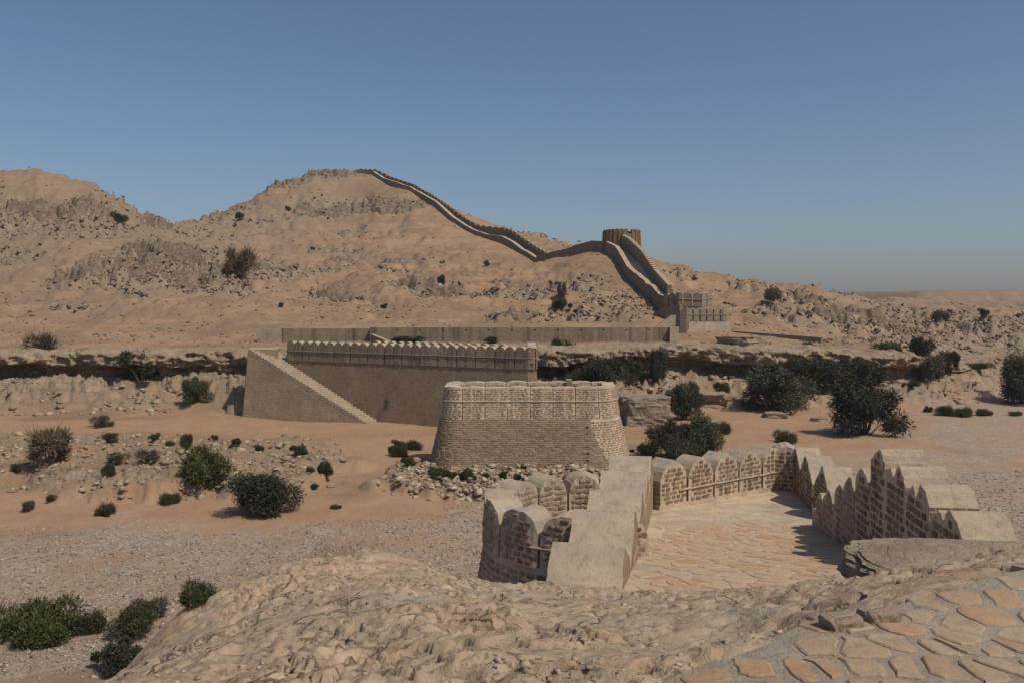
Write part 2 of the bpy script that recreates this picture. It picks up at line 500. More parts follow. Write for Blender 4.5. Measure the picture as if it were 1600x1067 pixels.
def height(x, y, want=False):
    x = np.asarray(x, float); y = np.asarray(y, float)
    u = U(x, y)
    rock = rock_mask(x, y)
    hm = sstep(112, 150, y) * (1 - blobs(x, y, WALL_BL))
    rock = rock * (.25 + .75 * (1 - blobs(x, y, WALL_BL)))
    u = u + hm * (0.9 * fbm(x, y, 24, 4, 3) + 0.30 * fbm(x, y, 3.5, 3, 9))
    gul = ridged(x + 3 * perlin(x / 20, y / 20, 44), y * 0.45, 11.0, 4, 45)
    u = u - hm * 0.75 * np.maximum(gul - 0.35, 0) + hm * 0.22 * ridged(x, y, 3.2, 3, 46)
    u = u + hm * (terr(u + 1.2 * fbm(x, y, 25, 3, 47), 2.6, .6, .98) * .5 + terr(u + .8 * fbm(x, y, 18, 3, 49), 1.0, .5, .95) * .35) * sstep(-.3, .3, fbm(x, y, 35, 3, 48))
    u = u + 0.10 * fbm(x, y, 2.2, 3, 21)
    # ledges of the bare rock
    ledge = terr(u + 1.0 * fbm(x, y, 12, 3, 55), 1.9, .6, .97) + 0.6 * terr(u + .5 * fbm(x, y, 6, 3, 56), 0.8, .5, .95)
    _f1, _f2, _rid = cells(x + .8 * perlin(x / 2, y / 2, 57), y * .8 + .8 * perlin(x / 2, y / 2, 58), 2.6, 59)
    u = u + rock * (1.25 * ledge + 0.75 * ridged(x, y, 4.5, 5, 31) - 0.4 + 0.9 * (_rid - .5) - .5 * (1 - sstep(0, .18, _f2 - _f1)))
    u = u + (18.8 + .4 * fbm(x, y, 60, 3, 35) - u) * sstep(0, 26, y - 540 - 14 * fbm(x, x * 0, 60, 3, 36)) * sstep(246, 268, x)
    # stream bed
    lo = 0.12 * fbm(x, y, 9, 4, 12) + 0.035 * fbm(x, y, 1.1, 3, 14)
    yc = cliff_y(x) + 1.2 * fbm(x, y * 0, 14, 2, 61)
    s = sstep(0.0, 1.0, (y - yc - 2.0) / (1.4 + 14 * sstep(50, 72, x)))
    tal = sstep(-11, -0.5, y - yc) * talus(x)
    tn = ridged(x, y, 3.0, 4, 66)
    talm = sstep(-10.5, -6, y - yc) * (1 - s)
    tz = tal + talm * 0.35 * tn
    lo = lo + tz + talm * (terr(tz + .35 * fbm(x, y, 8, 3, 67), .95, .62, .97) * 1.0 + .5 * terr(tz + .2 * fbm(x, y, 4, 3, 68), .4, .5, .95))
    bn = blobs(x, y, BENCH) + 0.22 * fbm(x, y, 5.0, 4, 90)
    bench = sstep(0.33, 0.52, bn)
    bz = bench * (0.75 + 0.35 * fbm(x, y, 6, 4, 91) + 0.13 * ridged(x, y, 1.6, 4, 92))
    lo = lo + bz + .9 * terr(bz + .12 * fbm(x, y, 3, 3, 94), .34, .6, .97) * sstep(.02, .2, bench)
    md = blobs(x, y, MOUND) + 0.16 * fbm(x, y, 2.5, 4, 95)
    mound = sstep(0.34, 0.44, md)
    lo = lo + mound * (0.30 + 0.25 * ridged(x, y, 1.3, 4, 96))
    z = lo * (1 - s) + u * s
    # near hillside
    nz = N(x, y)
    nr = sstep(38, 20, y)
    rough = 0.11 * fbm(x, y, 3.2, 5, 101) + 0.05 * ridged(x, y, 1.4, 5, 103) * sstep(0.0, 0.5, fbm(x, y, 3, 2, 109) + 0.35)
    crack = np.abs(perlin(x / 1.5 + 0.4 * perlin(x / .5, y / .5, 7), y / 1.1 + 0.4 * perlin(x / .5, y / .5, 8), 120))
    crk = (1 - sstep(0.0, 0.035, crack)) * sstep(-0.05, 0.3, perlin(x / 1.6, y / 1.6, 121))
    slab = fbm(x, y, 1.1, 2, 127) * 3.0
    rough = rough - 0.15 * crk + 0.030 * fbm(x, y, 0.4, 5, 125, 0.62) * (0.4 + sstep(-.2, .4, fbm(x, y, 1.8, 2, 126))) + 0.05 * (sstep(.3, .7, slab - np.floor(slab)) - .5) * sstep(-.1, .3, fbm(x, y, 2.4, 2, 128))
    nm = (y < 24) & (np.abs(x) < 22)
    if np.any(nm):
        xs_, ys_ = np.broadcast_to(x, nm.shape)[nm], np.broadcast_to(y, nm.shape)[nm]
        wx, wy = .5 * fbm(xs_, ys_, .9, 3, 160), .5 * fbm(xs_, ys_, .9, 3, 161)
        c1, c2, cr = cells(xs_ + wx, ys_ + wy, 1.7, 162)
        e1 = 1 - sstep(0.0, .055, c2 - c1)
        d1, d2, dr = cells(xs_ + wx * .7, ys_ + wy * .7, .55, 163)
        e2 = 1 - sstep(0.0, .08, d2 - d1)
        mk = sstep(-.15, .25, fbm(xs_, ys_, 2.6, 3, 164))
        add = .11 * (cr - .5) - .10 * e1 * mk + (.028 * (dr - .5) - .03 * e2) * sstep(-.1, .25, fbm(xs_, ys_, 1.6, 3, 165))
        tmp = np.zeros(nm.shape); tmp[nm] = add
        rough = rough + tmp
    court = sstep(-0.3, 0.4, x - np.interp(y, [16, 33], [2.0, 4.6])) * sstep(-0.3, 0.4, 10.6 - x) * sstep(15.3, 16.8, y) * sstep(44, 40, y)
    path = sstep(-0.3, 0.1, x - PATH_L(y)) * sstep(7.0, 6.2, y)
    nz = nz + rough * nr * (1 - np.maximum(court, path)) - 0.05 * path
    z2 = np.where(court > 0.3, np.minimum(nz, floor_z(x, y) - 0.12), nz)
    k = np.clip(z2 - z, -50, 50)
    zz = np.maximum(z, z2)
    if not want:
        return zz
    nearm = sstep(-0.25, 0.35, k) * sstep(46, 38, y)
    grn = fbm(x, y, 12, 4, 130) * 0.25 + fbm(x, y, 2.5, 3, 133) * 0.12
    gl = blobs(x, y, [(-17, 40, 14, 6.5), (-30, 40, 16, 7), (-7, 45, 6, 4), (-3, 42, 5, 8), (-2.5, 50, 1.6, 7), (-16, 32, 12, 5)])
    gr_ = blobs(x, y, [(34, 56, 14, 14), (26, 48, 9, 9), (44, 75, 14, 14), (20, 42, 7, 8), (55, 95, 14, 16)])
    gravel = sstep(0.3, 0.75, np.maximum(gl, gr_) + 1.6 * grn) * (1 - s) * (.72 + .5 * fbm(x, y, 3, 3, 135))
    gravel = np.clip(gravel, 0, .8)
    redm = (1 - s) * (1 - .55 * bench) * sstep(0.25, 0.65, np.maximum(blobs(x, y, [(-4, 50, 7, 9), (-2, 46, 7, 5), (35, 100, 30, 40), (25, 66, 16, 20), (60, 120, 40, 40), (-30, 50, 40, 5), (-8, 70, 12, 9), (-20, 85, 60, 5)]), 0.34) + 0.3 * fbm(x, y, 8, 3, 140))
    rk = np.maximum(rock * s, np.maximum(talm * sstep(-0.1, 0.5, tn * 0.5 + 0.25), np.maximum(mound, bench * sstep(-.25, .35, fbm(x, y, 4, 4, 93)))) * 0.75)
    cl = s * (1 - s) * 4
    rk = np.maximum(rk, sstep(0.1, 0.5, cl))
    stony = np.clip(s * (0.6 + 0.6 * fbm(x, y, 18, 3, 150)) + bench * 0.8 + talm, 0, 1)
    grey = np.clip(sstep(-10, -70, x - 0.0 * y) * sstep(110, 170, y) * 0.75 + sstep(330, 500, y) * 0.5 + sstep(40, 90, x) * sstep(140, 180, y) * 0.6, 0, 1)
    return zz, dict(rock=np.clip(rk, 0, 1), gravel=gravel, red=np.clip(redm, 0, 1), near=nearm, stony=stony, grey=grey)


def PATH_L(y):
    """left border of the flagstone path in the foreground"""
    return np.interp(y, [3.0, 3.95, 4.2, 4.58, 4.7, 5.07, 5.4, 6.5], [0.0, 0.77, 1.15, 1.62, 1.87, 2.49, 3.1, 5.2])


def build_ground():
    nu, nd = 880, 900
    uu = np.sinh(np.linspace(-1, 1, nu) * 1.1) / math.sinh(1.1) * 1.2
    yy = np.concatenate([np.linspace(-9, 2.5, 14)[:-1], 2.5 * np.exp(np.linspace(0, 1, nd) * math.log(900 / 2.5))])
    nd = len(yy)
    D, Uu = np.meshgrid(yy, uu, indexing='ij')
    Y = D
    X = Uu * np.maximum(D + 5.0, 12.0)
    Z, at = height(X, Y, True)
    V = np.stack([X, Y, Z], -1).reshape(-1, 3)
    i = np.arange(nd * nu).reshape(nd, nu)
    f = np.stack([i[:-1, :-1], i[:-1, 1:], i[1:, 1:], i[1:, :-1]], -1).reshape(-1, 4)
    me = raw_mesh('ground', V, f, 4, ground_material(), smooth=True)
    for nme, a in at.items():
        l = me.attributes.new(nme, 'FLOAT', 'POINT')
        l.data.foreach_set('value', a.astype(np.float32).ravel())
    o = bpy.data.objects.new('ground', me)
    COL.objects.link(o)
    tag(o, kind='structure', label='stony desert ground with dry stream bed and bare hills')
    # level land out to the horizon
    m = NT('distant_desert')
    c = m.mix((0.36, 0.25, 0.16), (0.29, 0.21, 0.15), m.noise(0.02, 6))
    mat = m.done(c)
    R = 2600.0
    o2 = mesh_obj('distant_ground', [(-R, -R, -6), (R, -R, -6), (R, R, -6), (-R, R, -6)], [(0, 1, 2, 3)], mat)
    tag(o2, kind='structure', label='flat desert plain reaching out to the horizon')
    return o


ground = build_ground()


def hz(x, y):
    return float(height(np.array([x]), np.array([y]))[0])
# ---------------------------------------------------------------- masonry materials
def masonry(name, bw, bh, stone, stone2, mortar, msize=0.02, stain=0.5, relief=0.03, streak=0.0, streakc=(0.10, 0.085, 0.07)):
    t = NT(name)
    uv = t.n('ShaderNodeUVMap').outputs[0]
    wob = t.n('ShaderNodeVectorMath', operation='ADD')
    nz = t.n('ShaderNodeTexNoise'); nz.inputs['Scale'].default_value = 2.2; nz.inputs['Detail'].default_value = 3
    t.l(uv, nz.inputs['Vector'])
    sc = t.n('ShaderNodeVectorMath', operation='SCALE'); sc.inputs['Scale'].default_value = bh * 0.5
    t.l(nz.outputs['Color'], sc.inputs[0]); t.l(uv, wob.inputs[0]); t.l(sc.outputs[0], wob.inputs[1])
    br = t.n('ShaderNodeTexBrick')
    br.inputs['Scale'].default_value = 1.0
    br.inputs['Brick Width'].default_value = bw
    br.inputs['Row Height'].default_value = bh
    br.inputs['Mortar Size'].default_value = msize
    br.inputs['Mortar Smooth'].default_value = 0.35
    br.inputs['Color1'].default_value = (*stone, 1)
    br.inputs['Color2'].default_value = (*stone2, 1)
    br.inputs['Mortar'].default_value = (*mortar, 1)
    t.l(wob.outputs[0], br.inputs['Vector'])
    c = br.outputs['Color']
    n1 = t.noise(0.5, 6, 0.65)
    n2 = t.noise(9.0, 6, 0.7)
    c = t.mix(c, (mortar[0] * .8, mortar[1] * .8, mortar[2] * .8), t.math('MULTIPLY', t.ramp(t.noise(3.3, 5, .7), [(0.5, 0.0), (0.65, 1.0)]), 0.55))
    c = t.mix(c, (0.19, 0.135, 0.095), t.math('MULTIPLY', t.ramp(n1, [(0.42, 0.0), (0.68, 1.0)]), stain))
    c = t.mix(c, (0.14, 0.11, 0.09), t.math('MULTIPLY', t.ramp(n2, [(0.55, 0.0), (0.75, 1.0)]), 0.5))
    c = t.mix(c, (stone[0] * .62, stone[1] * .58, stone[2] * .55), t.math('MULTIPLY', t.ramp(t.noise(1.6, 8, 0.75), [(0.5, 0.0), (0.62, 1.0)]), 0.55))
    c = t.mix(c, (mortar[0] * 1.12, mortar[1] * 1.1, mortar[2] * 1.05), t.math('MULTIPLY', t.ramp(t.noise(0.8, 8, 0.75, dist=.5), [(0.53, 0.0), (0.63, 1.0)]), 0.5))
    if streak:
        sv = t.noise(1.0, 4, 0.6, vec=t.mapped((1.3, 1.3, 0.07)))
        c = t.mix(c, streakc, t.math('MULTIPLY', t.ramp(sv, [(0.48, 0.0), (0.68, 1.0)]), streak))
    h = t.math('ADD', t.math('MULTIPLY', br.outputs['Fac'], -1.0), t.math('MULTIPLY', n2, 0.9))
    h = t.math('ADD', h, t.math('MULTIPLY', t.noise(2.0, 6, .7), 1.2))
    return t.done(c, t.bump(h, 1.0, relief * 1.5))


def plaster(name, col=(0.48, 0.385, 0.28), dark=(0.36, 0.275, 0.19)):
    t = NT(name)
    c = t.mix(col, dark, t.ramp(t.noise(1.1, 6, 0.65), [(0.4, 0.0), (0.72, 0.8)]))
    c = t.mix(c, (0.36, 0.325, 0.27), t.ramp(t.noise(0.55, 7, 0.7), [(0.46, 0.0), (0.62, 0.7)]))
    c = t.mix(c, (0.24, 0.18, 0.125), t.math('MULTIPLY', t.ramp(t.noise(2.6, 8, 0.75), [(0.52, 0.0), (0.68, 1.0)]), 0.6))
    c = t.mix(c, (0.22, 0.165, 0.12), t.math('MULTIPLY', t.ramp(t.noise(1.0, 5, 0.65, vec=t.mapped((2.5, 2.5, 0.25))), [(0.55, 0.0), (0.7, 1.0)]), 0.45))
    c = t.mix(c, (0.17, 0.13, 0.10), t.math('MULTIPLY', t.ramp(t.noise(14.0, 6, 0.75), [(0.6, 0.0), (0.75, 1.0)]), 0.55))
    cr = t.voro(0.9, 'DISTANCE_TO_EDGE')
    crm = t.math('MULTIPLY', t.ramp(cr, [(0.0, 1.0), (0.012, 0.0)]), t.ramp(t.noise(0.8, 3), [(0.5, 0.0), (0.6, 1.0)]))
    c = t.mix(c, (0.16, 0.12, 0.09), t.math('MULTIPLY', crm, 0.22))
    return t.done(c, t.bump(t.math('ADD', t.noise(6.0, 7, 0.7), t.math('MULTIPLY', crm, -0.1)), 0.8, 0.09))


def worn_face():
    """inner side of the near left wall: plaster washed out into vertical hollows"""
    t = NT('washed_out_masonry')
    v = t.mapped((1.6, 1.6, 0.55))
    a = t.noise(1.5, 7, 0.7, vec=v, dist=0.6)
    c = t.mix((0.43, 0.32, 0.215), (0.33, 0.225, 0.14), t.ramp(t.noise(0.9, 5, .65), [(0.35, 0.0), (0.65, 1.0)]))
    c = t.mix(c, (0.15, 0.10, 0.07), t.ramp(a, [(0.52, 0.0), (0.66, 0.85)]))
    c = t.mix(c, (0.50, 0.42, 0.33), t.ramp(t.noise(2.4, 6, .7, vec=v), [(0.58, 0.0), (0.68, 0.8)]))
    return t.done(c, t.bump(a, 1.0, -0.22))


def stone_mat(name, c1, c2, c3, per='object', spec=0.1):
    t = NT(name, spec=spec)
    if per == 'object':
        r = t.n('ShaderNodeObjectInfo').outputs['Random']
    else:
        r = t.n('ShaderNodeNewGeometry').outputs['Random Per Island']
    c = t.ramp(r, [(0.0, c1), (0.5, c2), (1.0, c3)])
    c = t.mix(c, (0.13, 0.10, 0.08), t.math('MULTIPLY', t.ramp(t.noise(9.0, 6, 0.7), [(0.5, 0.0), (0.72, 1.0)]), 0.45))
    c = t.mix(c, (0.45, 0.36, 0.26), t.math('MULTIPLY', t.ramp(t.noise(5.0, 7, 0.75), [(0.48, 0.0), (0.66, 1.0)]), 0.5))
    c = t.mix(c, (0.20, 0.145, 0.10), t.math('MULTIPLY', t.ramp(t.noise(24.0, 5, 0.7), [(0.56, 0.0), (0.68, 1.0)]), 0.45))
    return t.done(c, t.bump(t.noise(13.0, 6, 0.7), 0.6, 0.03))


M = {}
M['brick'] = stone_mat('wall_stone', (0.125, 0.08, 0.052), (0.19, 0.125, 0.08), (0.27, 0.185, 0.12))
M['brick_far'] = stone_mat('wall_stone_small', (0.24, 0.17, 0.115), (0.33, 0.235, 0.16), (0.41, 0.305, 0.21), 'island')
M['brick_old'] = stone_mat('old_wall_stone', (0.24, 0.17, 0.115), (0.32, 0.235, 0.165), (0.40, 0.305, 0.22), 'island')
M['mortar'] = plaster('lime_mortar', (0.58, 0.465, 0.34), (0.46, 0.355, 0.25))
M['plaster'] = plaster('lime_plaster')
M['worn'] = worn_face()
M['new_masonry'] = masonry('pale_pointed_masonry', 0.3, 0.17, (0.23, 0.155, 0.10), (0.30, 0.215, 0.145), (0.47, 0.38, 0.28), 0.035, 0.2, 0.03)
M['old_masonry'] = masonry('old_coursed_masonry', 0.42, 0.13, (0.37, 0.275, 0.19), (0.27, 0.195, 0.135), (0.45, 0.355, 0.26), 0.022, 0.45, 0.06)
M['fort_masonry'] = masonry('brown_fort_masonry', 0.36, 0.16, (0.33, 0.235, 0.165), (0.28, 0.195, 0.135), (0.38, 0.285, 0.205), 0.025, 0.45, 0.05)
M['grey_plaster'] = masonry('stained_terrace_plaster', 2.4, 1.3, (0.30, 0.235, 0.165), (0.27, 0.21, 0.15), (0.25, 0.19, 0.135), 0.01, 0.35, 0.02, 0.85)
M['tower_masonry'] = masonry('tower_masonry', 0.4, 0.2, (0.30, 0.20, 0.125), (0.26, 0.175, 0.11), (0.33, 0.235, 0.155), 0.03, 0.3, 0.05, 0.75, (0.14, 0.095, 0.06))
M['ridge_masonry'] = masonry('ridge_wall_masonry', 0.5, 0.25, (0.27, 0.215, 0.155), (0.24, 0.185, 0.13), (0.33, 0.265, 0.19), 0.04, 0.3, 0.05, 0.3)
M['pale_masonry'] = masonry('pale_gate_masonry', 0.4, 0.2, (0.34, 0.27, 0.195), (0.29, 0.225, 0.16), (0.42, 0.345, 0.255), 0.04, 0.35, 0.05, 0.45)
M['stair_masonry'] = masonry('tan_stair_masonry', 0.4, 0.15, (0.42, 0.315, 0.215), (0.34, 0.25, 0.17), (0.50, 0.39, 0.275), 0.03, 0.4, 0.06)
M['white_brick'] = masonry('whitewashed_brick', 0.32, 0.2, (0.32, 0.27, 0.21), (0.36, 0.31, 0.25), (0.52, 0.46, 0.38), 0.045, 0.1, 0.03)


# ---------------------------------------------------------------- walls along a path
class Path:
    def __init__(self, pts):
        self.p = np.array(pts, float)[:, :2]
        d = np.sqrt((np.diff(self.p, axis=0) ** 2).sum(1))
        self.s = np.concatenate([[0], np.cumsum(d)])
        self.L = self.s[-1]

    def at(self, s):
        return np.array([np.interp(s, self.s, self.p[:, 0]), np.interp(s, self.s, self.p[:, 1])])

    def tan(self, s, e=0.12):
        a = self.at(max(0, s - e)); b = self.at(min(self.L, s + e))
        t = b - a
        return t / (np.linalg.norm(t) + 1e-9)

    def nrm(self, s):
        t = self.tan(s)
        return np.array([t[1], -t[0]])          # to the right of the direction of travel = outside


def arc_path(cx, cy, r, a0, a1, n=32):
    return Path([(cx + r * math.cos(a), cy + r * math.sin(a)) for a in np.linspace(math.radians(a0), math.radians(a1), n)])


def band(name, path, s0, s1, zb, zt, T, mats, parent=None, lean=0.0, k=None, rough=0.0, seed=0):
    """a solid strip of wall on the path between two arc lengths; T thick inwards, lean = outward run per metre down"""
    fb = zb if callable(zb) else (lambda s: zb)
    ft = zt if callable(zt) else (lambda s: zt)
    k = k or max(2, int((s1 - s0) / 0.4))
    V, Fc, mi, UV = [], [], [], []
    rr = random.Random(seed)
    for i in range(k + 1):
        s = s0 + (s1 - s0) * i / k
        c = path.at(s); n = path.nrm(s)
        b, t = fb(s), ft(s)
        j = rr.uniform(-rough, rough)
        c = c + n * rr.uniform(-rough, rough) * .8
        o = c + n * (lean * (t - b))
        inn = c - n * T
        V += [(o[0], o[1], b), (c[0], c[1], t + j), (inn[0], inn[1], t + j), (inn[0], inn[1], b)]
        UV += [(s, b), (s, t), (s, t + T), (s + 3.3, b)]
    uvl = []

    def face(idx, m, uvs=None):
        Fc.append(idx); mi.append(m)
        uvl.extend(uvs or [UV[q] for q in idx])
    for i in range(k):
        a, b = 4 * i, 4 * i + 4
        face((a, b, b + 1, a + 1), 0)
        face((a + 1, b + 1, b + 2, a + 2), 1)
        face((a + 2, b + 2, b + 3, a + 3), len(mats) - 1 if len(mats) > 2 else 0, [(UV[a][0], V[a + 2][2]), (UV[b][0], V[b + 2][2]), (UV[b][0], V[b + 3][2]), (UV[a][0], V[a + 3][2])])
    for a, fl in ((0, 0), (4 * k, 1)):
        idx = (a, a + 1, a + 2, a + 3) if not fl else (a + 3, a + 2, a + 1, a)
        uvs = [(0, V[q][2]) if q % 4 in (0, 1) else (T, V[q][2]) for q in idx]
        face(idx, 0, uvs)
    o = mesh_obj(name, V, Fc, [M[m] for m in mats], parent, mi)
    l = o.data.uv_layers.new(name='UVMap')
    l.data.foreach_set('uv', np.array(uvl, np.float32).ravel())
    return o


def arch(w, hs, h, pointed=0.1):
    def f(u):
        q = min(1.0, abs(u) / (w / 2))
        r = math.sqrt(max(0.0, 1 - q ** 2.3))
        return hs + (h - hs) * ((1 - pointed) * r + pointed * (1 - q))
    return f


def gable(w, hs, h):
    return lambda u: hs + (h - hs) * (1 - min(1.0, abs(u) / (w / 2)) ** 1.05)


def merlon(path, s0, s1, zb, prof, T, mats, parent, lean=0.0, k=10, name='merlon'):
    m = 0.5 * (s0 + s1)
    fb = zb if callable(zb) else (lambda s: zb)
    base = fb(m)
    return band(name, path, s0, s1, base, lambda s: base + prof(s - m), T, mats, parent, lean, k, 0.022, int(s0 * 100))


BRICKS = []
for q in range(7):
    rr = random.Random(50 + q)
    vs = []
    for (x, z) in ((-.5, -.5), (.5, -.5), (.5, .5), (-.5, .5)):
        vs.append((x + rr.uniform(-.06, .06), -0.6, z + rr.uniform(-.08, .08)))
    n8 = 8
    ring = [(x * rr.uniform(.94, 1.03), z * rr.uniform(.9, 1.05)) for x, z in ((.5, -.34), (.5, .36), (.40, .5), (-.42, .5), (-.5, .34), (-.5, -.37), (-.41, -.5), (.42, -.5))]
    vs = [(x, -0.6, z) for x, z in ring] + [(x * .97, 0.25, z * .97) for x, z in ring] + [(x * .72, rr.uniform(.38, .55), z * .72) for x, z in ring] + [(0, .5, 0)]
    fs = []
    for lv in (0, 1):
        for i in range(n8):
            j = (i + 1) % n8
            fs.append((lv * n8 + j, lv * n8 + i, (lv + 1) * n8 + i, (lv + 1) * n8 + j))
    for i in range(n8):
        fs.append((2 * n8 + (i + 1) % n8, 2 * n8 + i, 3 * n8))
    me = bpy.data.meshes.new('brick')
    me.from_pydata(vs, [], fs)
    me.materials.append(M['brick'])
    me.polygons.foreach_set('use_smooth', [True] * len(me.polygons))
    me.update()
    BRICKS.append((me, np.array(vs), fs))


def brick_spots(path, s0, s1, zb, top, bw, bh, side=1, T=0.0, lean=0.0, ztop=None, seed=0, margin=0.05, gapu=0.17, gapv=0.25, depth=0.05):
    """transforms of the stones on one side of a strip; top(s) gives the upper edge"""
    rr = random.Random(seed)
    out = []
    z = zb + bh * 0.6
    row = 0
    while True:
        s = s0 + margin + bw * (0.5 if row % 2 else 0.95) * rr.uniform(.8, 1.2)
        anyb = False
        while s < s1 - margin - bw * 0.35:
            w = bw * rr.uniform(0.72, 1.25)
            tp = min(top(s - w * .3), top(s + w * .3))
            if z + bh * 0.45 < tp - 0.04:
                anyb = True
                c = path.at(s); n = path.nrm(s)
                off = lean * ((ztop if ztop is not None else tp) - z) if side > 0 else 0
                pos = c + n * off if side > 0 else c - n * T
                nn = n * side
                out.append((pos[0], pos[1], z + rr.uniform(-.012, .012), math.atan2(nn[1], nn[0]) - math.pi / 2, w * (1 - gapu), depth * rr.uniform(.7, 1.3), bh * (1 - gapv) * rr.uniform(.85, 1.15), rr.uniform(-.06, .06), rr.randrange(7)))
            s += w * 1.0 + bw * 0.02
        z += bh
        row += 1
        if z > zb + 12 or (not anyb and row > 60) or z > max(top(s0 + (s1 - s0) * q / 8) for q in range(9)):
            break
    return out


def lay_bricks(spots, parent, limit=280, joined_name='small_stones'):
    spots = sorted(spots, key=lambda b: (b[0]) ** 2 + (b[1]) ** 2)
    for b in spots[:limit]:
        o = bpy.data.objects.new('brick', BRICKS[b[8]][0])
        o.location = b[:3]
        o.rotation_euler = (0, b[7], b[3])
        o.scale = (b[4], b[5], b[6])
        set_parent(o, parent)
        COL.objects.link(o)
    join_bricks(spots[limit:], parent, joined_name)


def join_bricks(spots, parent, name='small_stones', mat='brick_far'):
    if not spots:
        return
    Vs, Fs = [], []
    n = 0
    for b in spots:
        _, v, fs = BRICKS[b[8]]
        v = v * np.array(b[4:7])
        c, s = math.cos(b[3]), math.sin(b[3])
        v = np.stack([v[:, 0] * c - v[:, 1] * s + b[0], v[:, 0] * s + v[:, 1] * c + b[1], v[:, 2] + b[2]], -1)
        Vs.append(v)
        Fs += [tuple(q + n for q in f) for f in fs]
        n += len(v)
    o = mesh_obj(name, np.concatenate(Vs), Fs, M[mat], parent)
    o['kind'] = 'stuff'
    return o


def rib(name, path, s0, s1, z, r, mat, parent, off=0.0, wob=0.02, k=None, seed=0, side=1, T=0):
    """a rounded moulding following the wall"""
    k = k or int((s1 - s0) / 0.3) + 2
    rr = random.Random(seed)
    V, Fc = [], []
    fz = z if callable(z) else (lambda s: z)
    for i in range(k + 1):
        s = s0 + (s1 - s0) * i / k
        c = path.at(s); n = path.nrm(s)
        c = c + n * off if side > 0 else c - n * (T - off * 0) 
        n = n * side
        zz = fz(s) + rr.uniform(-wob, wob)
        for j in range(6):
            a = 2 * math.pi * j / 6
            V.append((c[0] + n[0] * r * math.cos(a), c[1] + n[1] * r * math.cos(a), zz + r * math.sin(a)))
    for i in range(k):
        for j in range(6):
            Fc.append((6 * i + j, 6 * i + (j + 1) % 6, 6 * i + 6 + (j + 1) % 6, 6 * i + 6 + j))
    Fc.append(tuple(range(5, -1, -1))); Fc.append(tuple(range(6 * k, 6 * k + 6)))
    return mesh_obj(name, V, Fc, M[mat], parent, smooth=True)


# ---------------------------------------------------------------- near left wall
def near_left_wall():
    root = empty('fort_wall', (1.2, 17, 6))
    tag(root, 'thick plastered wall with five broad gabled merlons beside the paved court', 'wall', 'walls of the near fort')
    pts = [(0.45, 16.0), (3.62, 32.2), (3.85, 33.4)]
    pa = Path(pts)                 # runs away from the camera; outside = right of travel, so reverse it
    pa = Path(pts[::-1])           # far to near: outside is to the left of the picture
    T = 1.5
    band('wall', pa, 0, pa.L, lambda s: 1.0 + s * 0.15, lambda s: 5.5 + (s / pa.L) * 0.5, T, ['new_masonry', 'plaster', 'worn'], root, 0.05, 40)
    for d, py in ((18.0, 847), (21.5, 793), (25.0, 764), (28.5, 735), (32.0, 710)):
        z = P(900, py, d)[2]
        s = np.interp(-d, -pa.p[:, 1], pa.s)
        w = 3.42
        base = 5.5 + (s / pa.L) * 0.5
        s0, s1 = max(0, s - w / 2), min(pa.L - .01, s + w / 2)
        merlon(pa, s0, s1, base, (lambda w_, zz, off: (lambda u: gable(w_, zz - 0.85, zz)(u + off)))(w, z - base, 0.5 * (s0 + s1) - s), T - 0.02, ['new_masonry', 'plaster', 'worn'], root, 0.04, 16)
    return root


near_left_wall()


# ---------------------------------------------------------------- near bastion left of that wall
def near_bastion():
    root = empty('bastion', (2.0, 25, 2))
    tag(root, 'rounded near bastion with dark stones set in pale mortar and arched merlons', 'bastion', 'bastions of the fort')
    pa = arc_path(2.35, 25.4, 3.15, 78, 292, 64)      # from the far end round the left to the near end: travel keeps the outside on the right
    pa = Path(pa.p[::-1]) if pa.nrm(pa.L / 2)[0] > 0 else pa
    ztop = 5.08
    lean = 0.16
    T = 0.85
    band('wall', pa, 0, pa.L, 0.5, ztop, T, ['mortar', 'plaster'], root, lean, 60)
    n = 8
    gap = 0.075
    spots = []
    w = pa.L / n
    for i in range(n):
        s0, s1 = i * w + gap / 2, (i + 1) * w - gap / 2
        ww = s1 - s0
        m = 0.5 * (s0 + s1)
        pr = arch(ww, 0.86, 1.42, 0.06)
        merlon(pa, s0, s1, ztop, pr, T, ['mortar', 'plaster'], root, 0.05, 12)
        top = (lambda mm, p: (lambda s: ztop + p(s - mm)))(m, pr)
        mid = pa.at(m); nn = pa.nrm(m)
        facing = (-mid[0]) * nn[0] + (-mid[1]) * nn[1]
        if facing > -3:
            spots += brick_spots(pa, s0, s1, ztop + .02, top, 0.25, 0.165, 1, 0, 0.05, None, i, depth=.06)
        if facing < 8:
            spots += brick_spots(pa, s0, s1, ztop + .02, top, 0.25, 0.165, -1, T, 0, None, i + 40)
    spots += brick_spots(pa, pa.L * 0.36, pa.L, 2.6, lambda s: ztop - .02, 0.25, 0.165, 1, 0, lean, ztop, 99)
    rib('string_course', pa, pa.L * .25, pa.L * .93, ztop + 0.52, 0.042, 'plaster', root, 0.035, 0.015)
    vis = [b for b in spots]
    lay_bricks(vis, root, 290)
    return root


near_bastion()


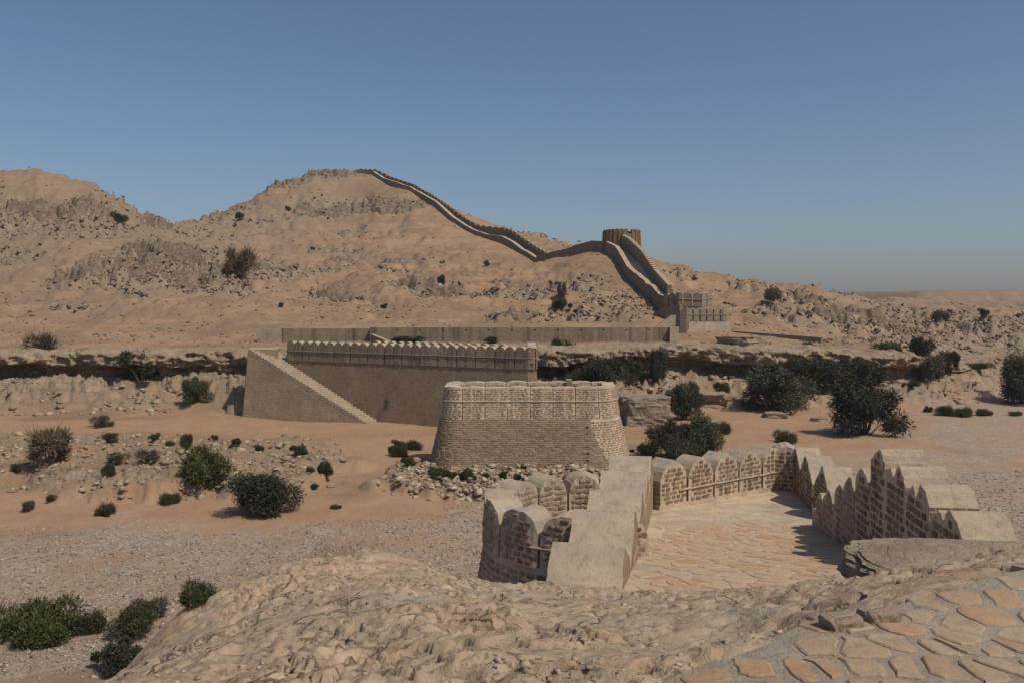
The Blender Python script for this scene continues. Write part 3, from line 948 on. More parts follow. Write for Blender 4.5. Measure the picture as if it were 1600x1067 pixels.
# ---------------------------------------------------------------- court walls
def court_front_wall():
    root = empty('parapet_wall', (8, 36, 4))
    tag(root, 'sunlit court wall of five round-topped merlons with a thin handrail ledge', 'wall', 'walls of the near fort')
    a, b = (4.9, 33.3), (11.1, 38.4)
    pa = Path([b, a])                # outside is away from the camera
    T = 0.9
    band('wall', pa, 0, pa.L, -0.5, lambda s: 4.15 + (s / pa.L) * 0.25, T, ['new_masonry', 'plaster', 'mortar'], root, 0.05, 24)
    n = 5
    w = pa.L / n
    spots = []
    for i in range(n):
        s0, s1 = i * w + .05, (i + 1) * w - .05
        m = .5 * (s0 + s1)
        base = 4.12 + (m / pa.L) * 0.25
        pr = arch(s1 - s0, 0.95, 1.68, 0.3)
        merlon(pa, s0, s1, base, pr, T, ['new_masonry', 'plaster', 'mortar'], root, 0.03, 12)
        top = (lambda mm, p, bb: (lambda s: bb + p(s - mm)))(m, pr, base)
        spots += brick_spots(pa, s0, s1, base + .02, top, 0.27, 0.17, -1, T, 0, None, i + 7)
    rib('string_course', pa, 0.05, pa.L - 1.1, lambda s: 4.75 + (s / pa.L) * 0.12, 0.045, 'plaster', root, 0.0, 0.012, None, 3, -1, T + 0.02)
    lay_bricks(spots, root, 290)


court_front_wall()


def corner_pier():
    root = empty('corner_pier', (11.6, 37.6, 3.9))
    tag(root, 'round-topped corner pier with a shaded left side, where the court walls meet', 'pier')
    c = P(1226, 760, 37.2)
    pa = Path([(c[0] - .62, 37.3), (c[0] + .75, 37.0)])
    spots = []
    pr = arch(pa.L, 1.35, 2.1, .15)
    merlon(pa, 0, pa.L, 3.75, pr, 1.5, ['mortar', 'plaster'], root, 0, 14, 'pier_block')
    spots += brick_spots(pa, 0, pa.L, 3.8, lambda s: 3.75 + pr(s - pa.L / 2), .27, .17, 1, 0, 0, None, 3)
    side = Path([(c[0] - .62, 38.8), (c[0] - .62, 37.3)])
    spots += brick_spots(side, 0, side.L, 3.8, lambda s: 5.1, .27, .17, 1, 0, 0, None, 5)
    lay_bricks(spots, root, 200)


corner_pier()


def court_right_wall():
    root = empty('fort_wall', (11.4, 34, 4))
    tag(root, 'dark shaded wall with two gabled merlons right of the corner pier', 'wall', 'walls of the near fort')
    pts = [(12.25, 38.6), (11.35, 33.8), (10.75, 29.6)]
    pa = Path(pts[::-1])             # near to far, outside on the right
    T = 0.0
    pa_in = pa
    body_T = 0.95
    out = Path([(x + .95, y + .1) for x, y in pts[::-1]])
    band('wall', out, 0, out.L, -0.5, 4.5, body_T, ['new_masonry', 'plaster', 'mortar'], root, 0.04, 20)
    spots = []
    for d, py in ((36.9, 700), (34.0, 711), (30.9, 727)):
        z = P(1280, py, d)[2]
        s = np.interp(d, out.p[:, 1], out.s)
        w = 2.95
        s0, s1 = max(0, s - w / 2), min(out.L, s + w / 2)
        pr = (lambda off, zz: (lambda u: gable(w, 0.75, zz)(u + off)))(.5 * (s0 + s1) - s, z - 4.45)
        merlon(out, s0, s1, 4.45, pr, body_T, ['new_masonry', 'plaster', 'mortar'], root, 0.03, 14)
        m = .5 * (s0 + s1)
        spots += brick_spots(out, s0, s1, 3.95, (lambda mm, p: (lambda s_: 4.45 + p(s_ - mm)))(m, pr), .29, .18, -1, body_T, 0, None, int(d))
    lay_bricks(spots, root, 285)


court_right_wall()


def right_wing_wall():
    root = empty('fort_wall', (9.4, 22, 5))
    tag(root, 'dark stepped wall of sharp pointed merlons climbing beside the paved court', 'wall', 'walls of the near fort')
    ln = lambda d: 8.62 + (d - 17.0) * 0.098
    T = 1.0
    peaks = [(1287, 770), (1301, 766), (1318, 757), (1334, 746), (1352, 732), (1382, 703), (1397, 732), (1412, 728), (1435, 760), (1447, 757), (1479, 799), (1492, 797)]
    ds, zs = [], []
    for px, py in peaks:
        # distance where the sight line meets the wall's inner face
        a = (px - 800) / F
        d = (8.62 - 17 * 0.098) / (a - 0.098)
        ds.append(d); zs.append(P(px, py, d)[2])
    pts = [(ln(d) + T, d) for d in np.linspace(15.6, 28.4, 30)]
    pa = Path(pts)
    s_of = lambda d: float(np.interp(d, pa.p[:, 1], pa.s))
    dz = sorted(zip(ds, zs))
    D = np.array([q[0] for q in dz]); Z = np.array([q[1] for q in dz])
    body = lambda s: float(np.interp(np.interp(s, pa.s, pa.p[:, 1]), [15.6, 20, 22, 23.4, 26, 28.4], [7.15, 7.2, 7.15, 6.5, 5.6, 5.3]))
    band('wall', pa, 0, pa.L, lambda s: -0.5, body, T, ['new_masonry', 'plaster', 'mortar'], root, 0.03, 40)
    spots = []
    groups = [[0, 1], [2, 3], [4, 5], [6], [7], [8, 9], [10, 11]]       # near to far; pairs share one block with two points
    for gi, gset in enumerate(groups):
        pk = [(s_of(D[q]), Z[q]) for q in gset]
        lo_ = .5 * (D[gset[0]] + D[gset[0] - 1]) if gset[0] else D[0] - .75
        hi_ = .5 * (D[gset[-1]] + D[gset[-1] + 1]) if gset[-1] + 1 < len(D) else D[-1] + .5
        s0, s1 = s_of(max(lo_, D[gset[0]] - .8)), s_of(min(hi_, D[gset[-1]] + .8))
        m = .5 * (s0 + s1)
        base = body(m) - .6

        def pr(u, m=m, pk=pk, s0=s0, s1=s1, base=base):
            s = m + u
            best = 0.65
            for sp, z in pk:
                wl = (sp - s0) if sp == pk[0][0] else (sp - pk[0][0]) * .6
                wr = (s1 - sp) if sp == pk[-1][0] else (pk[-1][0] - sp) * .6
                q = (sp - s) / (wl + 1e-6) if s < sp else (s - sp) / (wr + 1e-6)
                best = max(best, z - base - .42 * min(1.0, max(0, q)) ** 1.55 - (.0 if q <= 1 else (q - 1) * .5))
            return best
        merlon(pa, s0 + .012, s1 - .012, base, pr, T, ['new_masonry', 'plaster', 'mortar'], root, 0, 20)
        spots += brick_spots(pa, s0, s1, max(4.6, body(m) - 1.9), (lambda mm, p, b_: (lambda s_: b_ + p(s_ - mm)))(m, pr, base), .24, .2, -1, T, 0, None, gi + 60)
    lay_bricks(spots, root, 290)


right_wing_wall()


# ---------------------------------------------------------------- middle bastion
def rounded_rect(x0, x1, y0, y1, rl, rr_, rb=1.2):
    pts = []

    def corner(cx, cy, r, a0, a1):
        for a in np.linspace(math.radians(a0), math.radians(a1), 12):
            pts.append((cx + r * math.cos(a), cy + r * math.sin(a)))
    corner(x0 + rb, y1 - rb, rb, 90, 180)
    corner(x0 + rl, y0 + rl, rl, 180, 270)
    corner(x1 - rr_, y0 + rr_, rr_, 270, 360)
    corner(x1 - rb, y1 - rb, rb, 0, 90)
    return pts + [pts[0]]


def middle_bastion():
    root = empty('bastion', (1.3, 65, 0))
    tag(root, 'broad brown bastion standing alone in the stream bed, with a slotted parapet', 'bastion', 'bastions of the fort')
    pa = Path(rounded_rect(-4.80, 7.50, 62.2, 67.0, 1.0, 2.1))
    zs = 3.72
    lean = 0.24
    T = 1.0
    pw = Path(rounded_rect(-5.12, 7.82, 61.88, 67.3, 1.3, 2.4))
    band('wall', pw, 0, pw.L, -0.6, zs, T + .3, ['old_masonry', 'plaster'], root, lean, 130)
    n = 20
    w = pa.L / n
    spots = []
    for i in range(n):
        s0, s1 = i * w + .028, (i + 1) * w - .028
        m = .5 * (s0 + s1)
        pr = arch(s1 - s0, 2.15, 2.24 + .03 * math.sin(i * 2.3), .3)
        merlon(pa, s0, s1, zs, pr, T - .1, ['mortar', 'mortar'], root, 0.15, 8)
        nn = pa.nrm(m)
        top = (lambda mm, p: (lambda s: zs + p(s - mm)))(m, pr)
        if nn[1] < 0.3:
            spots += brick_spots(pa, s0, s1, zs + .02, top, .27, .15, 1, 0, 0.15, None, i, .03)
        if nn[1] > 0.3:
            spots += brick_spots(pa, s0, s1, zs + 1.0, top, .27, .15, -1, T - .1, 0, None, i, .03)
    # pale repaired masonry on the right-hand corner, down to the foot
    sr = [s for s in np.linspace(0, pw.L, 400) if pw.nrm(s)[0] > 0.25 and pw.nrm(s)[1] < 0.25]
    s0, s1 = sr[0], sr[-1]
    out = Path([pw.at(s) + pw.nrm(s) * 0.02 for s in np.linspace(s0 - .6, s1 + .6, 50)])
    band('repaired_corner', out, 0, out.L, lambda s: -0.6 if s > 1.5 else 3.2 - s * 2.5, zs - .02, .05, ['mortar', 'mortar'], root, lean, 40)
    spots += [b for b in brick_spots(out, 0, out.L, -.3, lambda s: zs, .3, .16, 1, 0, lean, zs, 77, .02) if b[2] > 3.2 - 2.2 * (b[0] - pw.at(s0)[0] + .6)]
    join_bricks(spots, root, 'wall_stones')
    fs = [s for s in np.linspace(0, pw.L, 500) if pw.nrm(s)[1] < 0.3]
    old = brick_spots(pw, fs[0], fs[-1], -.5, lambda s: zs - .02, .36, .128, 1, 0, lean, zs, 123, .02, .05, .13, .055)
    sx = pw.at(s0)[0]
    old = [q for q in old if not (q[0] > sx - .6 and q[2] > 3.2 - 2.2 * (q[0] - sx + .6)) and random.random() > .06]
    join_bricks(old, root, 'old_wall_stones', 'brick_old')
    rib('string_course', pa, 0, pa.L, 4.95, 0.05, 'mortar', root, 0.17, 0.015, 120)
    # deck inside the parapet
    deck = [tuple(pa.at(s) - pa.nrm(s) * .5) for s in np.linspace(0, pa.L, 60)[:-1]]
    mesh_obj('deck', [(x, y, 4.3) for x, y in deck], [tuple(range(len(deck)))], M['plaster'], root)
    # small flight of steps inside, by the far parapet
    for i in range(5):
        x = 4.0 + i * .42
        bx('step', (x, 65.0, 4.25), (x + .42, 66.0, 6.2 - i * .26), 'old_masonry', root)
    # row of drain holes
    for i in range(6):
        c = pa.at(0)
        z = 3.1 - i * .45
        y = 61.88 - lean * (zs - z) - .012
        bx('drain_hole', (5.2, y, z), (5.34, y + .05, z + .16), 'hole', root)


def bx(name, a, b, mat, parent=None, jit=0.0):
    x0, y0, z0 = a; x1, y1, z1 = b
    V = [(x0, y0, z0), (x1, y0, z0), (x1, y1, z0), (x0, y1, z0), (x0, y0, z1), (x1, y0, z1), (x1, y1, z1), (x0, y1, z1)]
    V = [tuple(c + random.uniform(-jit, jit) for c in v) for v in V]
    Fc = [(0, 3, 2, 1), (4, 5, 6, 7), (0, 1, 5, 4), (1, 2, 6, 5), (2, 3, 7, 6), (3, 0, 4, 7)]
    o = mesh_obj(name, V, Fc, M[mat], parent)
    l = o.data.uv_layers.new(name='UVMap')
    uv = []
    for f in Fc:
        for q in f:
            uv.append((V[q][0] + V[q][1], V[q][2]))
    l.data.foreach_set('uv', np.array(uv, np.float32).ravel())
    return o


_h = NT('dark_hollow'); M['hole'] = _h.done((0.03, 0.022, 0.016))
middle_bastion()


# ---------------------------------------------------------------- long fort wall with the staircase
def long_wall():
    root = empty('fort_wall', (-10, 86, 0))
    tag(root, 'long brown wall behind the middle bastion, topped by a row of small merlons', 'wall', 'walls of the far fort')
    A = P(448, 535, 93)[:2]; B = P(836, 546, 80.5)[:2]
    pa = Path([tuple(A), tuple(B - (B - A) / np.linalg.norm(B - A) * .6), tuple(B + np.array([.15, .35])), (B[0] + .55, B[1] + 24)])
    zs = 5.75
    band('wall', pa, 0, pa.L, -0.8, zs, 1.2, ['fort_masonry', 'plaster'], root, 0.07, 60)
    Lf = np.linalg.norm(B - A)
    n = 27
    w = Lf / 14 / 2
    k = 0
    s = 0.0
    while s + w < pa.L - 14:
        z0 = zs
        two = k % 2
        merlon(pa, s + (0.05 if not two else .015), s + w - (0.05 if two else .015), z0, arch(w, 1.62, 2.05, .25), 0.8, ['pale_masonry' if s > Lf * .55 and s < Lf * .8 else 'ridge_masonry', 'plaster'], root, 0.04, 6)
        s += w; k += 1
    rib('string_course', pa, 0, pa.L - 14, 6.75, 0.06, 'ridge_masonry', root, .06, 0.02, 60)
    # rear parapet seen just above the front one
    back = Path([tuple(A + np.array([1.5, 4.5])), tuple(B + np.array([-2.0, 4.5]))])
    band('rear_parapet', back, 0, back.L, 4.5, zs + .9, .6, ['pale_masonry', 'plaster'], root, 0, 30)
    s = back.L * .33
    while s + w < back.L:
        merlon(back, s + .03, s + w - .03, zs + .85, arch(w, .75, 1.2, .25), .6, ['pale_masonry', 'plaster'], root, 0, 6)
        s += w
    # walk between the two
    mesh_obj('walkway', [(A[0], A[1], 6.3), (B[0], B[1], 6.3), (B[0] - 1.6, B[1] + 5, 6.3), (A[0] + 1.6, A[1] + 5, 6.3)], [(0, 1, 2, 3)], M['plaster'], root)
    return A, B


LA, LB = long_wall()


def staircase():
    root = empty('staircase', (-20, 91, 0))
    tag(root, 'long straight stone staircase descending along the brown wall to the sand', 'staircase')
    top = P(412, 541, 94.5); bot = P(592, 656, 88.2)
    top[2] = 7.0; bot[2] = 0.15
    n = 36
    d2 = (bot - top)[:2]; L = np.linalg.norm(d2); t = d2 / L
    nrm = np.array([t[1], -t[0]])                 # towards the camera
    W = 3.4
    top[:2] += nrm * .7; bot[:2] += nrm * .7
    for i in range(n):
        a = top[:2] + t * L * i / n; b = top[:2] + t * L * (i + 1.25) / n
        z = top[2] + (bot[2] - top[2]) * (i + .3) / n
        V = []
        for zz in (z - .42, z):
            for c in (a, b):
                V += [(c[0] - nrm[0] * W * .5, c[1] - nrm[1] * W * .5, zz), (c[0] + nrm[0] * W * .5, c[1] + nrm[1] * W * .5, zz)]
        Fc = [(0, 2, 3, 1), (4, 5, 7, 6), (0, 1, 5, 4), (2, 6, 7, 3), (1, 3, 7, 5), (0, 4, 6, 2)]
        o = mesh_obj('step', V, Fc, M['plaster'], root)
    # sloping side wall that carries the steps
    pa = Path([tuple(top[:2] + nrm * W * .49), tuple(bot[:2] + nrm * W * .49)])
    band('side_wall', pa, 0, pa.L, -.6, lambda s: top[2] + (bot[2] - top[2]) * s / L - .24, W * .98, ['stair_masonry', 'plaster'], root, 0.14, 30)
    # rough landing wall left of the top step
    p0 = P(392, 545, 96)
    pb = Path([(p0[0], p0[1]), tuple(top[:2] + nrm * W * .5)])
    band('landing_wall', pb, 0, pb.L, 0.0, 6.95, 3.0, ['stair_masonry', 'plaster'], root, 0.1, 10)


staircase()


def terrace_wall():
    root = empty('terrace_wall', (0, 112, 6.5))
    tag(root, 'long low stained plaster wall on the terrace above the cliff', 'wall', 'walls of the far fort')
    p = lambda px, d: tuple(P(px, 520, d)[:2])
    z1 = lambda py, d: P(800, py, d)[2]
    a = Path([p(440, 112), p(578, 112)])
    band('wall', a, 0, a.L, 5.0, z1(513, 112), .6, ['grey_plaster', 'plaster'], root, 0, 12)
    b = Path([p(578, 111.3), p(920, 111), p(1056, 112)])
    band('wall', b, 0, b.L, 5.0, z1(511.5, 111), .6, ['grey_plaster', 'plaster'], root, 0, 30)
    c = Path([p(401, 112.2), p(440, 112.0)])
    band('whitewashed_end', c, 0, c.L, 5.0, z1(513.5, 112), .6, ['white_brick', 'plaster'], root, 0, 4)
    e = Path([p(1047, 111.2), p(1061, 111.2)])
    band('pale_end_pillar', e, 0, e.L, 4.8, z1(511, 111), .9, ['plaster', 'plaster'], root, 0, 3)
    # weep holes
    for i in range(12):
        q = P(620 + i * 36, 515.5, 110.95)
        wy = np.interp(620 + i * 36, [578, 920, 1056], [111.3, 111, 112]) - .03
        bx('weep_hole', (q[0] - .08, wy, q[2] - .08), (q[0] + .08, wy + .1, q[2] + .08), 'hole', root)
    # lower ramp wall that starts at the jog
    f = Path([p(579, 109.5), p(640, 104)])
    band('ramp_wall', f, 0, f.L, 4.5, lambda s: 7.9 - s * .22, .5, ['pale_masonry', 'plaster'], root, 0, 10)


terrace_wall()


def low_wall_right():
    pa = Path([tuple(P(1143, 520, 124)[:2]), tuple(P(1283, 530, 115)[:2])])
    a, b = P(1143, 517, 124)[2], P(1283, 527, 115)[2]
    o = band('boundary_wall', pa, 0, pa.L, 5.3, lambda s: a + (b - a) * s / pa.L, .6, ['ridge_masonry', 'plaster'], None, 0, 12)
    tag(o, 'low grey wall slanting along the cliff edge right of the gatehouse', 'wall')


low_wall_right()


# ---------------------------------------------------------------- hilltop tower and the walls on the ridge
def tower():
    c = P(971, 380, 190)
    root = empty('watch_tower', (c[0], c[1], 19))
    tag(root, 'round crenellated watch tower with a notch in its rim, on the hill', 'tower')
    R = 3.85
    pa = arc_path(c[0], c[1], R, -270, 90, 72)
    if np.dot(pa.nrm(pa.L * .25), pa.at(pa.L * .25) - c[:2]) < 0:
        pa = Path(pa.p[::-1])
    zt = P(971, 358, 186)[2]
    band('wall', pa, 0, pa.L, 17.0, zt - .9, .8, ['tower_masonry', 'plaster'], root, 0.045, 90)
    n = 26
    w = pa.L / n
    for i in range(n):
        m = (i + .5) * w
        a = pa.at(m)
        ang = math.degrees(math.atan2(a[1] - c[1], a[0] - c[0]))
        if abs(ang + 74) < 7:
            continue                   # the open notch
        merlon(pa, i * w + .06, (i + 1) * w - .06, zt - .9, arch(w, .75, 1.0, .3), .6, ['tower_masonry', 'plaster'], root, 0, 5)
        rib_p = Path([a + pa.nrm(m) * .0, a + pa.nrm(m) * .3])
        t = pa.tan(m); nn = pa.nrm(m)
        if nn[1] < .35:
            lo = a - t * w * .5 + nn * .05
            V = []
            for z, o in ((zt - .2, .06), (zt - 5.5, .30)):
                for uu in (-.09, .09):
                    for dd in (-.05, .09):
                        q = lo + t * uu + nn * (dd + o - .06)
                        V.append((q[0], q[1], z))
            mesh_obj('pilaster', V, [(0, 1, 3, 2), (4, 6, 7, 5), (1, 5, 7, 3), (0, 4, 5, 1), (2, 3, 7, 6), (0, 2, 6, 4)], M['tower_masonry'], root)


tower()


def pixel_wall(name, label, lst, T, h, mats, k, merl=0.0, group=None, root=None, towards=True):
    """wall whose crest is seen through these places of the photograph: (px, py, distance)"""
    pts = [P(*q) for q in lst]
    if not towards:
        pts = pts[::-1]
    pa = Path([tuple(q[:2]) for q in pts])
    zz = np.array([q[2] for q in pts])
    ss = np.linspace(0, pa.L, 120)
    gz = np.array([pa.at(q) for q in ss]); gz = height(gz[:, 0], gz[:, 1])
    top = lambda s: max(float(np.interp(s, pa.s, zz)), float(np.interp(s, ss, gz)) + h * .55)
    if root is None:
        root = empty(name, tuple(pts[0] - np.array([0, 0, h])))
        tag(root, label, 'wall', group)
    bot = lambda s: min(top(s) - h, float(np.interp(s, ss, gz)) - .6)
    band('parapet', pa, 0, pa.L, bot, top, T, mats, root, 0.02, k)
    if merl:
        n = int(pa.L / merl)
        w = pa.L / n
        for i in range(n):
            m = (i + .5) * w
            merlon(pa, i * w + .08, (i + 1) * w - .08, top(m) - .15, arch(w, .55, .95, .25), T * .8, mats, root, 0, 4)
    return root


RG = 'walls along the ridge'
R0 = 'ridge_masonry'
# from the tower down to the gatehouse
rw = pixel_wall('stair_wall', 'steep double wall running down from the round tower to the gatehouse', [(947, 388, 187), (960, 391, 184), (985, 424, 168), (1006, 446, 156), (1020, 455, 150), (1040, 482, 139)], 0.9, 4.6, [R0, 'plaster'], 40, 0, RG)
pixel_wall('', '', [(970, 372, 186.5), (980, 377, 183), (1000, 396, 172), (1022, 428, 158), (1043, 452, 144)], 0.9, 2.6, [R0, 'plaster'], 40, 1.3, RG, rw)
# walkway between both
pw = [P(950, 389.5, 187.5), P(972, 385, 188.5), P(962, 393, 184), P(982, 389, 185), P(986, 426, 168), P(1006, 417, 168.5), P(1008, 448, 156), P(1026, 444, 156.5), P(1041, 483, 139), P(1050, 470, 141)]
mesh_obj('walkway', [q - np.array([0, 0, .25]) for q in pw], [(0, 2, 3, 1), (2, 4, 5, 3), (4, 6, 7, 5), (6, 8, 9, 7)], M['plaster'], rw)
# saddle wall left of the tower
pixel_wall('ridge_wall', 'plain grey wall across the saddle just left of the round tower', [(838, 409, 210), (858, 401, 206), (900, 392, 197), (943, 382, 189)], 1.6, 4.2, [R0, 'plaster'], 24, 0, RG)
wl = pixel_wall('ridge_wall', 'long crenellated wall climbing the main hill from the saddle to the summit', [(556, 269, 299), (580, 273, 296), (620, 285, 284), (650, 298, 276), (680, 315, 264), (705, 338, 252), (735, 359, 242), (748, 365, 239), (783, 369, 231), (800, 378, 226), (838, 408, 214)], 1.0, 2.2, [R0, 'plaster'], 90, 0, RG)
pixel_wall('', '', [(560, 267, 303), (600, 277, 294), (640, 290, 283), (672, 307, 271), (700, 326, 258), (741, 356, 245), (790, 361, 236), (800, 365, 232), (830, 386, 222), (856, 402, 212)], .8, 2.0, [R0, 'plaster'], 90, 2.4, RG, wl)


# ---------------------------------------------------------------- gatehouse at the foot of the hill
def gatehouse():
    root = empty('gatehouse', P(1060, 530, 125) - np.array([0, 0, .5]))
    tag(root, 'pale gatehouse with slotted parapets and a short flight of steps', 'gatehouse')
    q = lambda px, py, d: P(px, py, d)

    def blk(name, lst, zb, T, mats, k=10, merl=0, gaps=.14, hh=1.5):
        pts = [q(*a) for a in lst]
        pa = Path([tuple(a[:2]) for a in pts])
        zz = np.array([a[2] for a in pts])
        top = lambda s: float(np.interp(s, pa.s, zz))
        if merl:
            band(name, pa, 0, pa.L, zb, lambda s: top(s) - hh, T, mats, root, .03, k)
            w = pa.L / merl
            for i in range(merl):
                m = (i + .5) * w
                merlon(pa, i * w + gaps / 2, (i + 1) * w - gaps / 2, top(m) - hh - .02, arch(w, hh * .88, hh, .25), T * .8, mats, root, .03, 5)
            rib('string_course', pa, 0, pa.L, lambda s: top(s) - hh * .5, .07, mats[0], root, .05, .01)
        else:
            band(name, pa, 0, pa.L, zb, top, T, mats, root, .03, k)
    pm = ['pale_masonry', 'plaster']
    blk('upper_wall', [(1036, 459, 136), (1060, 457, 133), (1096, 458, 132)], 6.5, .9, pm, 14, 5, .2, 2.0)
    blk('upper_wall_return', [(1096, 458, 132), (1113, 456, 137)], 6.5, .9, pm, 6, 2, .3, 2.0)
    blk('curved_wall', [(1018, 494, 140), (1024, 487, 136), (1040, 478, 132.5), (1062, 476, 131)], 5.5, 1.0, [R0, 'plaster'], 16)
    blk('lower_wall', [(1072, 482, 126), (1136, 482, 128)], 5.0, .9, pm, 14, 6, .2, 1.8)
    blk('lower_face', [(1076, 503, 124.5), (1141, 503, 126.5)], 5.0, .6, ['plaster', 'plaster'], 6)
    blk('pillar', [(1056, 494, 121), (1062, 486, 120.3), (1073, 479, 120)], 5.0, 1.2, [R0, 'plaster'], 8)
    blk('foot_block', [(1057, 527, 117), (1068, 527, 117)], 4.0, 1.0, [R0, 'plaster'], 3)
    blk('foot_ledge', [(1074, 526, 117.5), (1090, 526, 117.5)], 4.2, 1.0, pm, 3)
    for i in range(8):
        a = q(1022 + i * 3.6, 511 - i * 2.6, 122 + i * .35)
        b = q(1052 + i * 2.0, 511 - i * 2.6, 122 + i * .35)
        bx('step', (a[0], a[1], a[2] - 1.0), (b[0], a[1] + .5, a[2]), 'plaster', root)


gatehouse()
# ---------------------------------------------------------------- the cliff along the terrace
def rock_material(name, c1, c2, dark, scale=1.0):
    t = NT(name)
    st = t.noise(1.0, 7, 0.7, vec=t.mapped((0.35 * scale, 0.35 * scale, 2.2 * scale)))
    c = t.mix(c1, c2, t.ramp(t.noise(0.4 * scale, 6, 0.65), [(0.38, 0.0), (0.62, 1.0)]))
    c = t.mix(c, dark, t.math('MULTIPLY', t.ramp(st, [(0.48, 0.0), (0.68, 1.0)]), 0.75))
    c = t.mix(c, (0.48, 0.39, 0.29), t.math('MULTIPLY', t.ramp(t.noise(2.5 * scale, 6, 0.7), [(0.54, 0.0), (0.7, 1.0)]), 0.6))
    v = t.voro(2.6 * scale, 'DISTANCE_TO_EDGE')
    h = t.math('ADD', t.math('MULTIPLY', t.noise(3.2 * scale, 8, 0.72), 0.8), t.math('MULTIPLY', st, 0.6))
    h = t.math('ADD', h, t.math('MULTIPLY', t.ramp(v, [(0.0, 0.0), (0.08, 1.0)]), 0.15))
    return t.done(c, t.bump(h, 0.9, 0.22 / scale))


M['cliff'] = rock_material('cliff_rock', (0.37, 0.285, 0.20), (0.30, 0.225, 0.155), (0.17, 0.125, 0.09))
M['boulder'] = rock_material('grey_boulder_rock', (0.33, 0.275, 0.215), (0.26, 0.21, 0.165), (0.13, 0.10, 0.08), 1.6)
M['ledge'] = rock_material('near_ledge_rock', (0.40, 0.32, 0.23), (0.33, 0.255, 0.18), (0.20, 0.15, 0.105), 2.2)


def build_cliff():
    xs = np.arange(-118, 66, 0.13)
    nr = 46
    rows = []
    yc = cliff_y(xs) + 1.2 * fbm(xs, xs * 0, 14, 2, 61)
    yin = yc + 4.2
    zt = height(xs, yin) - 0.02
    zb = talus(xs) - 1.0
    zlip = zt - 0.12 + 0.25 * fbm(xs, xs * 0 + 5, 4, 3, 70)
    fade = 1 - 0.9 * sstep(52, 66, xs)
    for i in range(nr):
        if i < 8:
            f = i / 7.0
            y = yin + (yc - 0.5 - yin) * f
            z = zt * (1 - f) + zlip * f + 0.34 * fbm(xs, y, 1.6, 4, 71) * f
            o = 0 * xs
        else:
            f = (i - 7) / (nr - 8.0)
            z = zlip + (zb - zlip) * f
            wv = f + 0.10 * fbm(xs, z * 2, 7, 3, 72)
            cap = 0.75 + 1.0 * fbm(xs, z * 0.6, 6, 3, 73)
            cav = -1.5 + 1.9 * fbm(xs, xs * 0 + 9, 11, 2, 74)
            low = 0.2 + 0.9 * fbm(xs, z, 5, 3, 75)
            m1 = sstep(0.36, 0.46, wv); m2 = sstep(0.66, 0.8, wv)
            o = cap * (1 - m1) + np.clip(cav, -2.4, 0.9) * m1 * (1 - m2) + low * m2
            o = o * sstep(0, 0.10, f) * fade
            lay = np.floor((z + 0.3 * fbm(xs, z, 6, 2, 76)) / 0.55)
            o = o + 0.62 * perlin(xs / 1.9 + lay * 7.3, lay * 3.1 + 0.5, 78) * sstep(0, .12, f) + 0.3 * np.round(1.5 * perlin(xs / 0.9, lay * 5.3 + .5, 83)) * sstep(0, .12, f)
            o = o + (0.42 * ridged(xs, z * 2.0, 1.7, 5, 79) - .12) * sstep(0, .15, f)
            y = yc - 0.5 - o
            z = z + 0.10 * fbm(xs, y + z, 1.2, 3, 80)
        rows.append(np.stack([xs + 0.12 * fbm(xs, z, 1.0, 2, 82), y, z], -1))
    V = np.stack(rows)
    n = len(xs)
    i = np.arange(nr * n).reshape(nr, n)
    f = np.stack([i[:-1, :-1], i[1:, :-1], i[1:, 1:], i[:-1, 1:]], -1).reshape(-1, 4)
    me = raw_mesh('cliff', V.reshape(-1, 3), f, 4, M['cliff'], smooth=False)
    o = bpy.data.objects.new('cliff', me)
    COL.objects.link(o)
    tag(o, 'undercut rock cliff along the edge of the terrace', kind='structure')


build_cliff()


# ---------------------------------------------------------------- loose stones
def ico():
    bm = bmesh.new()
    bmesh.ops.create_icosphere(bm, subdivisions=1, radius=1)
    v = np.array([q.co[:] for q in bm.verts]); f = np.array([[w.index for w in q.verts] for q in bm.faces])
    bm.free()
    return v, f


ICO_V, ICO_F = ico()


def stones(name, label, xy, size, mat, flat=0.6, sink=0.3, seed=1):
    r = np.random.default_rng(seed)
    n = len(xy)
    z = height(xy[:, 0], xy[:, 1])
    nv = 8
    cube = np.array([(x_, y_, z_) for z_ in (-1, 1) for y_ in (-1, 1) for x_ in (-1, 1)], float) * .72
    v = cube[None] + r.uniform(-.42, .42, (n, 8, 3))
    # tumble each block a little
    tx, ty = r.normal(0, .45, n)[:, None], r.normal(0, .45, n)[:, None]
    vy = v[..., 1] * np.cos(tx) - v[..., 2] * np.sin(tx); vz = v[..., 1] * np.sin(tx) + v[..., 2] * np.cos(tx)
    vx = v[..., 0] * np.cos(ty) + vz * np.sin(ty); vz = -v[..., 0] * np.sin(ty) + vz * np.cos(ty)
    sc = size[:, None] * r.uniform(.6, 1.35, (n, 3)) * np.array([1.1, 1.1, flat])
    v = np.stack([vx, vy, vz], -1) * sc[:, None]
    a = r.uniform(0, 6.28, n); c, s = np.cos(a)[:, None], np.sin(a)[:, None]
    x = v[..., 0] * c - v[..., 1] * s; y = v[..., 0] * s + v[..., 1] * c
    V = np.stack([x + xy[:, 0:1], y + xy[:, 1:2], v[..., 2] + (z + size * flat * (1 - sink * 2.6) * .5)[:, None]], -1).reshape(-1, 3)
    q6 = np.array([(0, 2, 3, 1), (4, 5, 7, 6), (0, 1, 5, 4), (2, 6, 7, 3), (0, 4, 6, 2), (1, 3, 7, 5)])
    f = (q6[None] + (np.arange(n) * nv)[:, None, None]).reshape(-1, 4)
    me = raw_mesh(name, V, f, 4, mat)
    o = bpy.data.objects.new(name, me)
    COL.objects.link(o)
    tag(o, label, kind='stuff')
    return o


